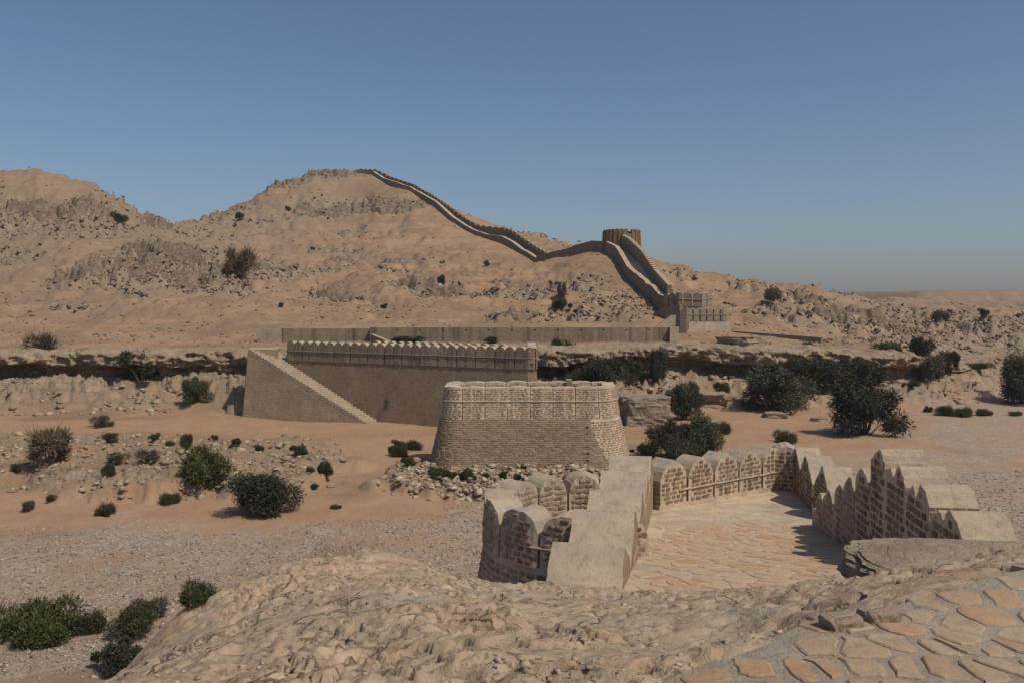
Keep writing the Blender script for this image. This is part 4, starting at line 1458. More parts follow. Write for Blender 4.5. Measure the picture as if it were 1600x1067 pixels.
M['st_hill'] = stone_mat('hill_stone', (0.13, 0.095, 0.07), (0.22, 0.165, 0.118), (0.32, 0.245, 0.175), 'island')
M['st_pale'] = stone_mat('pale_stone', (0.28, 0.21, 0.15), (0.42, 0.335, 0.245), (0.54, 0.45, 0.345), 'island')
M['st_mid'] = stone_mat('bank_stone', (0.22, 0.16, 0.11), (0.34, 0.26, 0.18), (0.44, 0.35, 0.255), 'island')
M['st_grav'] = stone_mat('gravel_stone', (0.20, 0.155, 0.12), (0.34, 0.275, 0.22), (0.48, 0.41, 0.345), 'island')


def pick(n, u0, u1, d0, d1, dens, seed, size, power=2.2):
    r = np.random.default_rng(seed)
    m = n * 5
    u = r.uniform(u0, u1, m); d = d0 * (d1 / d0) ** r.uniform(0, 1, m)
    x, y = u * d, d
    keep = r.uniform(0, 1, m) < dens(x, y)
    x, y = x[keep][:n], y[keep][:n]
    s = size[0] + (size[1] - size[0]) * r.uniform(0, 1, len(x)) ** power
    return np.stack([x, y], -1), s


def d_hill(x, y):
    rk = blobs(x, y, ROCKS)
    return np.clip(0.10 + 0.5 * np.maximum(0, fbm(x, y, 16, 3, 200)) + 0.9 * sstep(.3, .7, rk + .25 * fbm(x, y, 8, 3, 201)), 0, 1) * (y > cliff_y(x) + 4)


xy, s = pick(14000, -.75, .75, 108, 300, lambda x, y: d_hill(x, y) * .8 + .05, 11, (.05, .26), 3.0)
stones('hillside_rubble', 'scattered small brown stones over the hill slopes', xy, s, M['st_hill'], .7, .3, 2)
xy, s = pick(16000, -.75, .75, 108, 300, lambda x, y: sstep(.35, .9, rock_mask(x, y) + .2 * fbm(x, y, 6, 3, 201)) * (y > cliff_y(x) + 4), 17, (.08, .42), 2.4)
stones('outcrop_rubble', 'broken grey blocks on the rocky outcrops of the hills', xy, s, M['st_hill'], .75, .35, 12)
xy, s = pick(5000, -.75, .75, 92, 150, lambda x, y: (np.abs(y - cliff_y(x) + 4.5) < 6) * np.clip(.35 + fbm(x, y, 7, 3, 202), 0, 1), 12, (.06, .42), 3.2)
stones('cliff_rubble', 'broken rock lying along the foot of the cliff', xy, s, M['st_mid'], .65, .3, 3)
xy, s = pick(4500, -.72, .08, 48, 84, lambda x, y: np.clip(np.maximum(sstep(.33, .55, blobs(x, y, BENCH) + .15 * fbm(x, y, 4, 3, 203)) * .55, sstep(.28, .45, blobs(x, y, MOUND)) * 1.0), 0, 1), 13, (.04, .26), 3.0)
stones('bench_rubble', 'pale stones strewn over the raised banks of the stream bed', xy, s, M['st_mid'], .6, .3, 4)
xy, s = pick(750, -.13, .12, 51, 64, lambda x, y: sstep(.3, .42, blobs(x, y, MOUND)), 18, (.08, .28), 1.8)
stones('mound_rubble', 'heap of pale blocks around the foot of the middle bastion', xy, s, M['st_pale'], .6, .25, 14)
xy, s = pick(20000, -.62, .75, 26, 62, lambda x, y: sstep(.3, .55, np.maximum(blobs(x, y, [(-17, 40, 14, 6.5), (-30, 40, 16, 7), (-7, 45, 6, 4), (-3, 42, 5, 8), (-2.5, 50, 1.6, 7), (-16, 32, 12, 5)]), blobs(x, y, [(34, 56, 14, 14), (26, 48, 9, 9), (20, 42, 7, 8)])) + .15 * fbm(x, y, 6, 3, 204)) * (N(x, y) < .1), 14, (.02, .085), 2.6)
stones('stream_gravel', 'pale grey gravel covering parts of the dry stream bed', xy, s, M['st_grav'], .6, .2, 5)
xy, s = pick(2600, -.62, .75, 3.4, 17, lambda x, y: np.clip(.12 + .9 * fbm(x, y, 1.2, 3, 205), 0, 1) * (x < PATH_L(y) - .1) * (N(x, y) > 3), 15, (.004, .03), 4.0)
stones('hillside_gravel', 'small loose stones on the near rocky ground', xy, s, M['st_pale'], .6, .2, 6)


# ---------------------------------------------------------------- boulders and ledges
from mathutils import noise as mnoise


def rock(name, label, c, dim, seed, mat, cat, rough=.35, flat_top=.0, rotz=0.0, sub=4, group=None):
    bm = bmesh.new()
    bmesh.ops.create_icosphere(bm, subdivisions=sub, radius=1)
    off = Vector((seed * 3.7, seed * 1.3, seed * 2.1))
    for v in bm.verts:
        p = v.co.normalized()
        q = Vector((p.x * abs(p.x) ** -.35 if p.x else 0, p.y * abs(p.y) ** -.35 if p.y else 0, p.z * abs(p.z) ** -.35 if p.z else 0))
        m = max(abs(q.x), abs(q.y), abs(q.z))
        q = q / (m ** .6)
        n1 = mnoise.fractal(p * 1.3 + off, 1.0, 2.0, 4)
        n2 = mnoise.ridged_multi_fractal(Vector((p.x * 2, p.y * 2, p.z * 5)) + off, 1.0, 2.0, 4, 1.0, 2.0)
        q *= 1 + rough * n1 + .10 * (n2 - 1.0)
        if flat_top and q.z > flat_top:
            q.z = flat_top + (q.z - flat_top) * .25
        v.co = Vector((q.x * dim[0], q.y * dim[1], q.z * dim[2]))
    me = bpy.data.meshes.new(name)
    bm.to_mesh(me); bm.free()
    me.materials.append(M[mat])
    o = bpy.data.objects.new(name, me)
    o.location = c
    o.rotation_euler = (0, 0, rotz)
    COL.objects.link(o)
    tag(o, label, cat, group)
    return o


def crag(name, label, x, y, w, dy, h, seed, mat, cat, group, res=.28, cell=1.3):
    """a broken outcrop that grows out of the slope: blocks of uneven height with a jagged rim"""
    nx, ny = max(12, int(2.4 * w / res)), max(12, int(2.4 * dy / (res * .75)))
    X, Y = np.meshgrid(x + np.linspace(-1.2, 1.2, nx) * w, y + np.linspace(-1.2, 1.2, ny) * dy)
    jx = .35 * fbm(X, Y, 1.1, 3, seed); jy = .35 * fbm(X, Y, 1.1, 3, seed + 1)
    f1, f2, rid = cells(X + jx, (Y + jy) * 1.3, cell, seed + 2)
    g1, g2, rid2 = cells(X + jx, (Y + jy) * 1.3, cell * .42, seed + 3)
    r = np.sqrt(((X - x) / w) ** 2 + ((Y - y) / dy) ** 2) + .42 * fbm(X, Y, max(1.6, w * .35), 4, seed + 4)
    m = sstep(.92, .80, r)
    top = h * (.30 + .85 * rid * (1 - .45 * r) + .28 * (rid2 - .5)) - h * .45 * (1 - sstep(0, .16, f2 - f1)) - h * .12 * (1 - sstep(0, .2, g2 - g1))
    Z = height(X, Y) + m * top - (1 - m) * .35 + .05 * fbm(X, Y, .5, 3, seed + 5)
    V = np.stack([X + .10 * fbm(X, Y, .6, 2, seed + 6), Y, Z], -1).reshape(-1, 3)
    i = np.arange(nx * ny).reshape(ny, nx)
    f = np.stack([i[:-1, :-1], i[:-1, 1:], i[1:, 1:], i[1:, :-1]], -1).reshape(-1, 4)
    o = bpy.data.objects.new(name, raw_mesh(name, V, f, 4, M[mat]))
    COL.objects.link(o)
    tag(o, label, cat, group)
    return o


b = G(1012, 662, .2)
rock('boulder', 'big grey block-shaped boulder right of the middle bastion', (b[0], b[1] + 1.5, 1.35), (2.3, 1.9, 1.75), 3, 'boulder', 'boulder', .16, .75, .1, 5)
for i, (px, py, w, h, lab) in enumerate(((1210, 652, 1.1, .6, 'low dark rock at the foot of the large tree below the cliff'), (1280, 655, .8, .35, 'flat pale rock on the sand between the two big right-hand trees'),
                                         (1110, 600, 2.2, .9, 'rounded rock on the slope under the cliff right of the gatehouse'), (1160, 588, 2.6, 1.0, 'broad rock ledge high on the slope under the cliff'),
                                         (1090, 570, 2.0, 1.2, 'blocky rock just under the gatehouse cliff'))):
    p = G(px, py, 0.0 if py > 640 else 2.6)
    rock('boulder', lab, (p[0], p[1], max(hz(p[0], p[1]), -.2) + h * .3), (w, w * .8, h), 20 + i, 'cliff', 'boulder', .25, .5, i * .7, 4, 'loose rocks below the cliff')
# ledges left of the staircase
for i, (px, py, d, w, h, lab) in enumerate(((392, 600, 98, 3.2, .75, 'upper undercut rock ledge left of the staircase'), (405, 634, 93.5, 3.6, .95, 'lower rock ledge beside the foot of the staircase'), (300, 590, 101, 3.6, .7, 'long flat ledge under the cave in the left cliff'), (90, 600, 99, 5.5, .6, 'pale worn ledge on the far left bank'))):
    p = P(px, py, d)
    crag('rock_ledge', lab, p[0], p[1] + 1.0, w, 2.0, h * 1.5, 700 + i * 11, 'cliff', 'rock', 'ledges of the left bank', .2, 1.2)
for i, (px, py, w, lab) in enumerate(((110, 748, 2.2, 'leftmost flat ledge on the rim of the stony bank'), (190, 756, 2.6, 'long undercut ledge on the rim of the stony bank'), (262, 752, 2.0, 'ledge on the bank rim left of the large leafy bush'), (352, 748, 1.9, 'ledge on the bank rim right of the large leafy bush'))):
    p = G(px, py, .45)
    crag('rock_ledge', lab, p[0], p[1] + .6, w, 1.0, .5, 800 + i * 11, 'cliff', 'rock', 'ledges of the stony bank', .12, .7)
def first_hit(pts):
    d = np.concatenate([np.linspace(6, 60, 260), np.linspace(60.2, 140, 330), np.linspace(140.5, 320, 260)])
    A = np.array([ray(px, py) for px, py in pts])
    T = d[None] / A[:, 1:2]
    X = A[:, 0:1] * T; Z = CAMZ + A[:, 2:3] * T
    Y = np.broadcast_to(d, X.shape)
    H = height(X.ravel(), Y.ravel()).reshape(X.shape)
    below = Z <= H
    out = []
    for i in range(len(pts)):
        k = int(np.argmax(below[i])) if below[i].any() else len(d) - 1
        out.append((X[i, k], d[k], H[i, k]))
    return out



M['crag'] = rock_material('dark_hill_crag', (0.26, 0.20, 0.14), (0.19, 0.14, 0.10), (0.10, 0.075, 0.055), 1.0)
CRAGS = [  # px, py, half width m, half height m, label
    (436, 291, 7, .9, 'dark crag on the left shoulder of the main hill summit'),
    (486, 275, 6, 1.1, 'dark cap rock at the left end of the main hill summit'),
    (528, 272, 6.5, 1.0, 'dark cap rock in the middle of the main hill summit'),
    (508, 334, 8, 1.0, 'left end of the rock band across the main hill'),
    (566, 331, 8, 1.2, 'middle of the rock band across the main hill'),
    (624, 330, 8, 1.3, 'right end of the rock band across the main hill'),
    (600, 320, 7, .8, 'upper ledge over the rock band across the main hill'),
    (228, 392, 5, 1.4, 'dark crag at the top of the big left outcrop'),
    (270, 405, 5, 1.8, 'tallest dark crag of the big left outcrop'),
    (215, 428, 5, .9, 'low ledge below the big left outcrop'),
    (300, 438, 5, .8, 'broad ledge under the tallest crag of the left outcrop'),
    (118, 436, 5, .8, 'grey ledge left of the big left outcrop'),
    (240, 347, 3.5, 1.1, 'rock knob in the notch between the two hills'),
    (404, 418, 2.6, 1.5, 'dark crag right of the brown thorny bush'),
    (528, 408, 3.2, .9, 'dark crag on the spur below the main hill'),
    (616, 412, 3.2, .9, 'dark crag on the spur right of the first one'),
    (650, 442, 5, .8, 'long grey ledge on the spur slope'),
    (700, 458, 4.5, .7, 'grey ledge low on the spur slope'),
    (525, 462, 4, .8, 'grey ledge above the terrace wall'),
    (806, 497, 3.2, .7, 'low undercut ledge above the right half of the terrace wall'),
    (800, 448, 4, .8, 'grey ledge on the slope below the saddle'),
    (60, 345, 8, 1.2, 'dark ledge high on the left hill'),
    (140, 330, 5, 1.0, 'dark ledge on the shoulder of the left hill'),
    (1300, 496, 5, .9, 'left part of the layered ledge on the right slope'),
    (1370, 497, 6, 1.0, 'right part of the layered ledge on the right slope'),
    (1270, 468, 3.5, .8, 'small crag near the crest of the right slope'),
]
for i, ((px, py, w, h, lab), (x, y, z)) in enumerate(zip(CRAGS, first_hit([(q[0], q[1]) for q in CRAGS]))):
    crag('rock_crag', lab, x, y + 1.5, w, min(3.6, .55 * w + 1.0), h * 1.25, 400 + i * 11, 'crag', 'rock', 'crags on the hills')
# near ledge beside the path
p = P(1500, 880, 9.6)
rock('rock_ledge', 'flat near ledge with a dark overhang between the path and the pointed wall', (p[0] + .2, p[1] + .1, p[2] - .16), (1.22, .95, .27), 61, 'ledge', 'rock', .14, .45, -.15, 6)


# ---------------------------------------------------------------- flagstones
def clip_poly(poly, a, b):
    """keep the side of poly nearer to a than to b"""
    mx, my = (a[0] + b[0]) / 2, (a[1] + b[1]) / 2
    nx, ny = b[0] - a[0], b[1] - a[1]
    out = []
    for i in range(len(poly)):
        p, q = poly[i], poly[(i + 1) % len(poly)]
        dp = (p[0] - mx) * nx + (p[1] - my) * ny
        dq = (q[0] - mx) * nx + (q[1] - my) * ny
        if dp <= 0:
            out.append(p)
        if (dp < 0 < dq) or (dq < 0 < dp):
            t = dp / (dp - dq)
            out.append((p[0] + (q[0] - p[0]) * t, p[1] + (q[1] - p[1]) * t))
    return out


def paving(inside, x0, x1, y0, y1, step, zf, gap, thick, parent, mat, seed, limit=295, sty=1.0, tl=.025):
    r = random.Random(seed)
    pts = []
    y = y0
    row = 0
    while y < y1:
        x = x0 + (step * .5 if row % 2 else 0)
        while x < x1:
            if r.random() > .12:
                pts.append((x + r.uniform(-.42, .42) * step, y + r.uniform(-.4, .4) * step * sty))
            x += step
        y += step * sty
        row += 1
    n = 0
    for i, a in enumerate(pts):
        if not inside(*a) or n >= limit:
            continue
        cell = [(a[0] - 2 * step, a[1] - 2 * step), (a[0] + 2 * step, a[1] - 2 * step), (a[0] + 2 * step, a[1] + 2 * step), (a[0] - 2 * step, a[1] + 2 * step)]
        for b_ in pts:
            if b_ is not a and abs(b_[0] - a[0]) < 3 * step and abs(b_[1] - a[1]) < 3 * step:
                cell = clip_poly(cell, a, b_)
                if len(cell) < 3:
                    break
        if len(cell) < 3:
            continue
        cx = sum(p[0] for p in cell) / len(cell); cy = sum(p[1] for p in cell) / len(cell)
        # round the corners
        rnd = []
        for k in range(len(cell)):
            p, q = cell[k], cell[(k + 1) % len(cell)]
            rnd += [(p[0] + (q[0] - p[0]) * .2, p[1] + (q[1] - p[1]) * .2), (p[0] + (q[0] - p[0]) * .8, p[1] + (q[1] - p[1]) * .8)]
        g = gap * r.uniform(.5, 1.7)
        top, bot = [], []
        tilt = (r.uniform(-tl, tl), r.uniform(-tl, tl))
        for (x, y) in rnd:
            dx, dy = cx - x, cy - y
            L = math.hypot(dx, dy) + 1e-6
            k = min(.6, g * .5 / L)
            jx, jy = x + dx * k + r.uniform(-.012, .012), y + dy * k + r.uniform(-.012, .012)
            top.append((jx, jy, float(zf(jx, jy)) + thick + tilt[0] * dx + tilt[1] * dy))
            bot.append((jx - dx / L * .012, jy - dy / L * .012, float(zf(jx, jy)) - .06))
        m = len(top)
        inn = [(p[0] + (cx - p[0]) * .12, p[1] + (cy - p[1]) * .12, p[2] + .006) for p in top]
        V = bot + top + inn
        Fc = [(k, (k + 1) % m, m + (k + 1) % m, m + k) for k in range(m)] + [(m + k, m + (k + 1) % m, 2 * m + (k + 1) % m, 2 * m + k) for k in range(m)] + [tuple(range(2 * m, 3 * m))]
        mesh_obj('flagstone', V, Fc, M[mat], parent)
        n += 1
    return n


M['flag'] = stone_mat('court_flagstone', (0.50, 0.345, 0.215), (0.51, 0.385, 0.26), (0.48, 0.29, 0.165))
M['flag2'] = stone_mat('path_flagstone', (0.37, 0.255, 0.16), (0.38, 0.29, 0.20), (0.38, 0.24, 0.14))
M['bed'] = plaster('court_mortar_bed', (0.60, 0.475, 0.33), (0.50, 0.38, 0.255))
M['bed2'] = plaster('path_cement', (0.37, 0.315, 0.245), (0.29, 0.24, 0.185))


def sheet(name, fx0, fx1, y0, y1, ny, nx, zf, mat, label):
    V, Fc = [], []
    for j in range(ny + 1):
        y = y0 + (y1 - y0) * j / ny
        for i in range(nx + 1):
            x = fx0(y) + (fx1(y) - fx0(y)) * i / nx
            V.append((x, y, float(zf(x, y))))
    for j in range(ny):
        for i in range(nx):
            a = j * (nx + 1) + i
            Fc.append((a, a + 1, a + nx + 2, a + nx + 1))
    o = mesh_obj(name, V, Fc, M[mat], None, smooth=True)
    tag(o, label, kind='structure')
    return o


crt_l = lambda y: np.interp(y, [15, 17, 33], [1.4, 1.6, 4.6])
crt_r = lambda y: np.interp(y, [15, 17, 28.5, 29.5, 39], [8.9, 9.0, 10.2, 11.3, 12.6])
court = sheet('paved_court', crt_l, crt_r, 15.0, 39.0, 96, 16, floor_z, 'bed', 'stone paved court between the near walls')
paving(lambda x, y: x > crt_l(y) + .9 and x < crt_r(y) - .1 and y > 16.0 and y < 29, 1.5, 11, 15.9, 29, .43, floor_z, .07, .009, court, 'flag', 5, 298, 1.9, .006)


def path_z(x, y):
    return N(np.asarray(x, float), np.asarray(y, float)) + 0.05


path = sheet('stone_path', lambda y: PATH_L(y) - .02 + .07 * float(fbm(np.array(y), np.array(0.0), .5, 3, 300)), lambda y: PATH_L(y) + 4.5, 3.0, 6.3, 40, 50, path_z, 'bed2', 'flagstone path set in grey cement in the foreground')
paving(lambda x, y: x > PATH_L(y) + .05 and x < .66 * y + .8, .2, 5.2, 3.2, 6.2, .165, path_z, .05, .004, path, 'flag2', 9, 295, 1.5, .02)
# two stones added at the path border to cast dark triangles like step edges
for px, py in ((1292, 984), (1352, 968)):
    q = G(px, py, 10.33)
    rock('added_edge_stone', 'added squared stone on the path border, ' + ('left of the two' if px < 1300 else 'right of the two'), (q[0] + .07, q[1], path_z(q[0], q[1]) + .02), (.10, .07, .05), px, 'ledge', 'stone', .1, .8, .3, 3)


# ---------------------------------------------------------------- shrubs and trees
def foliage_mat(name, c1, c2, c3):
    t = NT(name, 0.7, 0.2)
    r = t.n('ShaderNodeNewGeometry').outputs['Random Per Island']
    c = t.ramp(r, [(0.0, c1), (0.55, c2), (1.0, c3)])
    oi = t.n('ShaderNodeObjectInfo').outputs['Random']
    hs = t.n('ShaderNodeHueSaturation')
    t.l(c, hs.inputs['Color'])
    t.l(t.math('ADD', t.math('MULTIPLY', oi, .5), .75), hs.inputs['Value'])
    t.l(t.math('ADD', t.math('MULTIPLY', oi, .5), .7), hs.inputs['Saturation'])
    return t.done(hs.outputs[0])


M['leaf_green'] = foliage_mat('shrub_leaves', (0.035, 0.04, 0.018), (0.06, 0.07, 0.03), (0.11, 0.11, 0.055))
M['leaf_grey'] = foliage_mat('tamarisk_leaves', (0.035, 0.042, 0.022), (0.065, 0.07, 0.04), (0.115, 0.115, 0.07))
M['leaf_dry'] = foliage_mat('dry_twigs', (0.07, 0.055, 0.04), (0.12, 0.095, 0.065), (0.18, 0.145, 0.10))
_t = NT('shrub_bark'); M['bark'] = _t.done(_t.mix((0.12, 0.09, 0.065), (0.07, 0.05, 0.035), _t.noise(8.0, 4)))


def leaf_cloud(seed, kind):
    """one crown in a unit box: half width 1, height hgt, foot at z=0"""
    r = np.random.default_rng(seed)
    if kind == 'dome':
        nl, hgt, n, sz, asp = 10, 1.0, 8000, .04, 1.8
    elif kind == 'bush':
        nl, hgt, n, sz, asp = 11, 1.35, 9000, .042, 1.7
    elif kind == 'tree':
        nl, hgt, n, sz, asp = 17, 1.75, 15000, .030, 2.6
    else:
        nl, hgt, n, sz, asp = 9, 1.1, 2600, .035, 6.0
    lobes = []
    for i in range(nl):
        a = r.uniform(0, 6.28); q = r.uniform(0.05, .92) ** .75
        zc = r.uniform(.18, .8) * hgt if kind != 'dome' else r.uniform(.05, .45) * hgt
        shrink = 1 - .55 * max(0, zc / hgt - .45)
        rad = r.uniform(.16, .42) * (1.2 if kind == 'dome' else 1)
        lobes.append((math.cos(a) * q * shrink, math.sin(a) * q * shrink, zc, rad, rad * r.uniform(.7, 1.1)))
    li = r.integers(0, nl, n)
    L = np.array(lobes)[li]
    d = r.normal(size=(n, 3)); d /= np.linalg.norm(d, axis=1, keepdims=True)
    rr = r.uniform(.25, 1.0, n) ** .5 * r.uniform(.75, 1.32, n) ** 1.3
    pos = L[:, :3] + d * np.stack([L[:, 3], L[:, 3], L[:, 4]], -1) * rr[:, None]
    if kind == 'tree':
        pos[:, 2] -= .22 * r.uniform(0, 1, n) * (np.hypot(pos[:, 0], pos[:, 1]) > .45)
    pos[:, 2] = np.abs(pos[:, 2]) + .01
    # leaf directions: outwards and up (hanging for trees)
    up_ = np.array([0, 0, .6 if kind in ('dome', 'dry') else (-.35 if kind == 'tree' else .25)])
    ax = d + up_ + r.normal(size=(n, 3)) * .7
    ax /= np.linalg.norm(ax, axis=1, keepdims=True)
    sd = np.cross(ax, r.normal(size=(n, 3))); sd /= np.linalg.norm(sd, axis=1, keepdims=True)
    s = sz * r.uniform(.6, 1.5, n)[:, None]
    wsp = r.uniform(0, 1, n) < .035
    s = np.where(wsp[:, None], s * .55, s)
    asp = np.where(wsp, asp * 4.5, asp)[:, None]
    a0 = pos - sd * s * .5; a1 = pos + sd * s * .5
    tip = pos + ax * s * asp
    a2 = tip + sd * s * .22; a3 = tip - sd * s * .22
    V = np.stack([a0, a1, a2, a3], 1).reshape(-1, 3)
    f = np.arange(n * 4).reshape(n, 4)
    return V, f, lobes, hgt


CROWNS = {}
for kind, mats in (('dome', 'leaf_green'), ('bush', 'leaf_green'), ('tree', 'leaf_grey'), ('dry', 'leaf_dry')):
    CROWNS[kind] = []
    for v in range(3):
        V, f, lobes, hgt = leaf_cloud(300 + v * 7 + len(kind) * 31, kind)
        me = raw_mesh('foliage', V, f, 4, M[mats])
        # stems from the root to each lobe
        SV, SF = [], []
        for (lx, ly, lz, lr, _) in lobes:
            pts = [np.array([lx * .08, ly * .08, -.12]), np.array([lx * .45, ly * .45, lz * .5]), np.array([lx, ly, lz])]
            b0 = len(SV)
            for q, rad in zip(pts, (.035, .022, .008)):
                for j in range(5):
                    a = 6.283 * j / 5
                    SV.append(q + np.array([math.cos(a) * rad, math.sin(a) * rad, 0]))
            for k in range(2):
                for j in range(5):
                    SF.append((b0 + k * 5 + j, b0 + k * 5 + (j + 1) % 5, b0 + k * 5 + 5 + (j + 1) % 5, b0 + k * 5 + 5 + j))
        sm = raw_mesh('stem', np.array(SV), SF, 4, M['bark'])
        CROWNS[kind].append((me, sm, hgt))

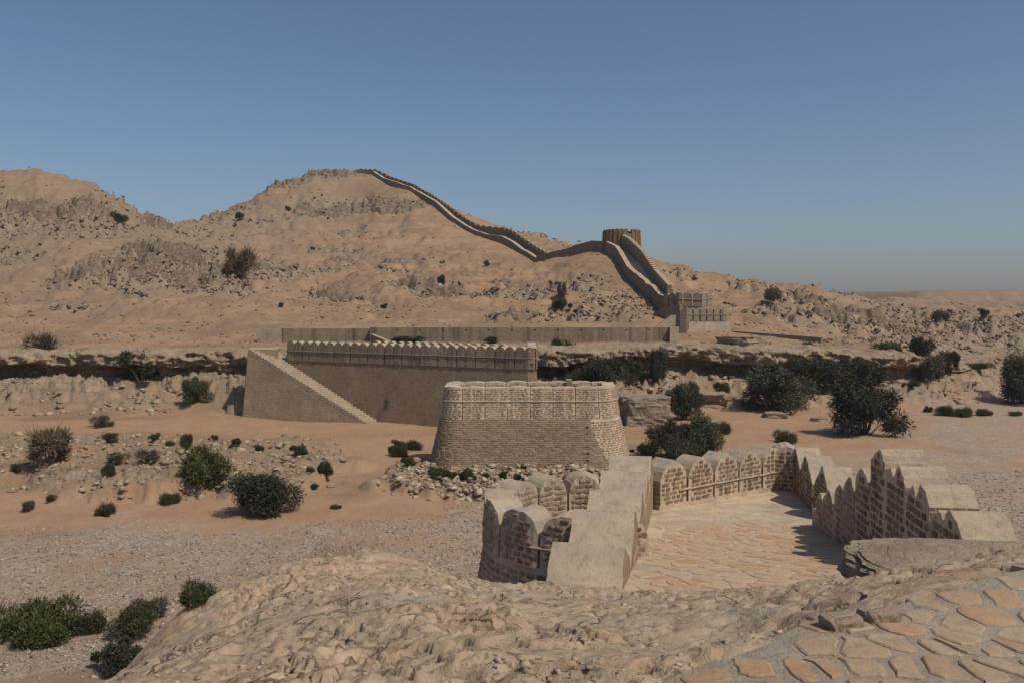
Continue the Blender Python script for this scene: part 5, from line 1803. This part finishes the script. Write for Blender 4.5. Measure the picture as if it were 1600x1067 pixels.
# px, py of the foot, width px, height px, kind, label
PLANTS = [
    (66, 574, 48, 38, 'dry', 'dark twiggy bush on the lip of the far left cliff'),
    (216, 604, 74, 50, 'bush', 'round leafy green bush under the left cliff beside the cave'),
    (304, 630, 42, 44, 'tree', 'grey-green upright shrub left of the lower rock ledge'),
    (436, 648, 34, 22, 'dry', 'dry grey bush in front of the staircase wall'),
    (560, 655, 36, 22, 'dry', 'pale dry bush at the foot of the stair flank'),
    (607, 658, 32, 44, 'tree', 'upright shrub against the brown wall just right of the stairs foot'),
    (70, 728, 78, 48, 'dry', 'large sprawling dry bush on the left bank'),
    (155, 668, 34, 16, 'dry', 'low dry bush beside the sandy track at left'),
    (165, 692, 28, 15, 'bush', 'small green bush below the dry one on the track'),
    (178, 725, 42, 14, 'dry', 'flat grey cushion bush in the middle of the stony bank'),
    (228, 727, 34, 16, 'dry', 'grey cushion bush right of the flat one on the stony bank'),
    (166, 752, 22, 28, 'bush', 'small upright bush above the bank edge'),
    (240, 690, 18, 10, 'bush', 'tiny tuft at the upper middle of the stony bank'),
    (262, 697, 16, 9, 'dome', 'tiny dark cushion next to the tuft on the stony bank'),
    (290, 708, 24, 28, 'bush', 'bright green bush above the large leafy one on the bank'),
    (310, 762, 78, 62, 'bush', 'large leafy green bush on the edge of the stony bank'),
    (332, 692, 16, 9, 'bush', 'small green tuft on the right of the stony bank'),
    (372, 698, 20, 12, 'bush', 'green tuft near the track above the big dark bush'),
    (404, 706, 16, 11, 'bush', 'tuft right of the one above the big dark bush'),
    (465, 714, 30, 18, 'bush', 'green bush at the right end of the stony bank'),
    (486, 738, 14, 9, 'dome', 'tiny dark cushion at the right end of the bank'),
    (410, 808, 104, 82, 'tree', 'biggest dark bush at the front of the stony bank'),
    (510, 755, 28, 28, 'bush', 'round green bush right of the biggest dark bush'),
    (492, 765, 14, 9, 'bush', 'small tuft at the foot of the round green bush'),
    (267, 787, 32, 22, 'dome', 'dark round cushion below the bank edge'),
    (170, 806, 36, 22, 'dome', 'dark cushion on the sand at the left below the bank'),
    (78, 784, 20, 13, 'dome', 'little dark cushion at the far left below the bank'),
    (42, 800, 24, 14, 'dry', 'dry tuft at the far left below the bank'),
    (525, 795, 18, 8, 'dome', 'flat dark tuft right of the front of the bank'),
    (20, 738, 20, 12, 'bush', 'small green tuft at the left edge of the bank'),
    (40, 988, 112, 58, 'dome', 'largest low dark cushion bush at the lower left edge'),
    (62, 1006, 92, 52, 'dome', 'dark cushion bush in front of the largest one at lower left'),
    (126, 995, 58, 40, 'dome', 'medium cushion bush right of the large ones at lower left'),
    (203, 996, 72, 46, 'bush', 'loose leafy bush on the gravel at lower left'),
    (172, 1055, 78, 50, 'bush', 'leafy bush at the foot of the near rock'),
    (222, 968, 62, 24, 'dry', 'pale dry bush behind the loose leafy one'),
    (302, 952, 58, 40, 'dome', 'single dark cushion bush at the crest of the near rock'),
    (618, 714, 34, 22, 'dome', 'green cushion on the rubble left of the middle bastion'),
    (651, 703, 32, 16, 'dome', 'green cushion close to the left corner of the middle bastion'),
    (622, 700, 20, 14, 'bush', 'small bush behind the green cushion left of the bastion'),
    (637, 732, 24, 18, 'bush', 'leafy tuft on the rubble front left of the bastion'),
    (688, 746, 34, 20, 'dome', 'olive cushion at the left foot of the middle bastion'),
    (707, 750, 22, 18, 'dome', 'olive cushion second from the left along the bastion foot'),
    (733, 757, 28, 24, 'bush', 'yellowish bush third along the bastion foot'),
    (759, 748, 13, 12, 'dome', 'tiny cushion fourth along the bastion foot'),
    (787, 754, 14, 16, 'bush', 'tiny bush fifth along the bastion foot'),
    (811, 757, 18, 16, 'bush', 'last small bush on the right along the bastion foot'),
    (866, 590, 56, 60, 'bush', 'leafy green tree behind the right end of the long wall'),
    (905, 606, 46, 40, 'tree', 'grey shrub between the long wall and the cliff'),
    (945, 608, 60, 58, 'tree', 'broad grey-green tree in the shade below the cliff'),
    (985, 602, 40, 44, 'tree', 'feathery shrub right of the broad tree below the cliff'),
    (1026, 604, 34, 68, 'tree', 'tall narrow dark tree against the cliff'),
    (1070, 655, 58, 66, 'tree', 'grey feathery tree right of the big boulder'),
    (1050, 720, 76, 66, 'tree', 'left of two feathery trees behind the court wall'),
    (1098, 712, 60, 72, 'tree', 'right of two feathery trees behind the court wall'),
    (1002, 712, 36, 16, 'bush', 'low green bush behind the plastered wall top'),
    (1135, 678, 40, 20, 'dome', 'dark oval cushion on the sand right of the feathery trees'),
    (1228, 692, 32, 24, 'dome', 'dark round bush on the sand above the corner pier'),
    (1128, 622, 28, 24, 'bush', 'small bush among the rocks below the gatehouse'),
    (1222, 644, 96, 82, 'tree', 'big dark tree at the left of the right-hand grove'),
    (1292, 614, 84, 56, 'tree', 'wide tree in the middle of the right-hand grove'),
    (1345, 616, 80, 62, 'tree', 'dark tree in the middle right of the right-hand grove'),
    (1356, 680, 104, 92, 'tree', 'nearest big tree standing on the sand at right'),
    (1404, 674, 32, 22, 'dome', 'low bush at the right foot of the nearest big tree'),
    (1390, 590, 58, 58, 'tree', 'dark tree under the right end of the cliff'),
    (1436, 568, 50, 40, 'bush', 'green bush on the slope right of the cliff end'),
    (1460, 598, 48, 36, 'dry', 'greyish dry bush at the edge of the sand on the right'),
    (1486, 588, 36, 40, 'bush', 'upright green bush right of the dry greyish one'),
    (1426, 606, 20, 10, 'dome', 'tiny cushion on the sand left of the dry bush'),
    (1530, 578, 34, 12, 'dome', 'low green cushion at the far edge of the sand'),
    (1450, 644, 14, 12, 'dome', 'first from the left of five small cushions on the right sand'),
    (1474, 650, 26, 20, 'dome', 'second from the left of five small cushions on the right sand'),
    (1504, 651, 28, 18, 'dome', 'middle one of five small cushions on the right sand'),
    (1534, 649, 28, 12, 'dome', 'fourth from the left of five small cushions on the right sand'),
    (1590, 650, 22, 8, 'dome', 'last of five small cushions on the right sand'),
    (1606, 632, 84, 92, 'tree', 'tree cut by the right edge of the picture'),
    (1210, 475, 28, 18, 'dry', 'dark bush high on the slope right of the gatehouse'),
    (1470, 507, 26, 18, 'dry', 'dark bush on the far right slope'),
    (1538, 503, 16, 12, 'bush', 'small green bush on the far right slope'),
    (1158, 556, 22, 20, 'bush', 'dark bush on the cliff below the low grey wall'),
    (1268, 562, 26, 24, 'bush', 'dark bush on the cliff at the end of the low grey wall'),
    (185, 349, 24, 18, 'bush', 'dark bush on the right shoulder of the left hill'),
    (373, 438, 44, 38, 'dry', 'large brown thorny bush on the slope between the left outcrops'),
    (375, 347, 14, 12, 'bush', 'small bush on the left flank of the main hill'),
    (450, 334, 9, 8, 'bush', 'tiny bush halfway up the main hill'),
    (880, 491, 30, 22, 'bush', 'bush on the slope below the saddle wall'),
    (879, 470, 14, 22, 'dry', 'thin upright bush just above the one below the saddle'),
    (690, 450, 14, 16, 'bush', 'small bush on the rocky spur left of the saddle'),
    (760, 416, 10, 8, 'dry', 'tiny dry bush under the ridge wall'),
    (437, 480, 10, 7, 'bush', 'tiny green tuft on the slope above the stairs'),
    (600, 483, 11, 8, 'bush', 'tiny green tuft above the middle of the terrace wall'),
    (640, 534, 60, 9, 'bush', 'flat green growth along the foot of the terrace wall'),
    (765, 538, 22, 12, 'bush', 'small green bush at the foot of the terrace wall'),
]


hits = first_hit([(q[0], q[1]) for q in PLANTS])
for i, ((px, py, w, h, kind, lab), (x, y, z)) in enumerate(zip(PLANTS, hits)):
    me, sm, hgt = CROWNS[kind][i % 3]
    half = w * y / F * .5 * 1.04
    hh = h * y / F / hgt * 1.0
    big = kind == 'tree' and w > 40
    root = empty('tree' if big else 'shrub', (x, y + half * .3, z))
    root.rotation_euler = (0, 0, i * 2.399)
    root.scale = (half, half, hh)
    tag(root, lab, 'tree' if big else 'shrub', 'trees by the stream bed' if big else 'desert shrubs')
    for nm, m in (('crown' if big else 'foliage', me), ('trunk' if big else 'stem', sm)):
        o = bpy.data.objects.new(nm, m)
        o.parent = root
        COL.objects.link(o)


# ---------------------------------------------------------------- dusty air
def haze():
    m = bpy.data.materials.new('dusty_air')
    m.use_nodes = True
    nt = m.node_tree
    nt.nodes.clear()
    out = nt.nodes.new('ShaderNodeOutputMaterial')
    v = nt.nodes.new('ShaderNodeVolumePrincipled')
    v.inputs['Color'].default_value = (0.90, 0.90, 0.92, 1)
    v.inputs['Density'].default_value = 0.0002
    v.inputs['Anisotropy'].default_value = 0.2
    nt.links.new(v.outputs[0], out.inputs['Volume'])
    R = 2700.0
    V = [(x, y, z) for z in (-7.5, 80.0) for y in (-R, R) for x in (-R, R)]
    o = mesh_obj('haze', V, [(0, 2, 3, 1), (4, 5, 7, 6), (0, 1, 5, 4), (2, 6, 7, 3), (0, 4, 6, 2), (1, 3, 7, 5)], m)
    tag(o, 'thin dusty haze over the whole valley', kind='stuff')


haze()
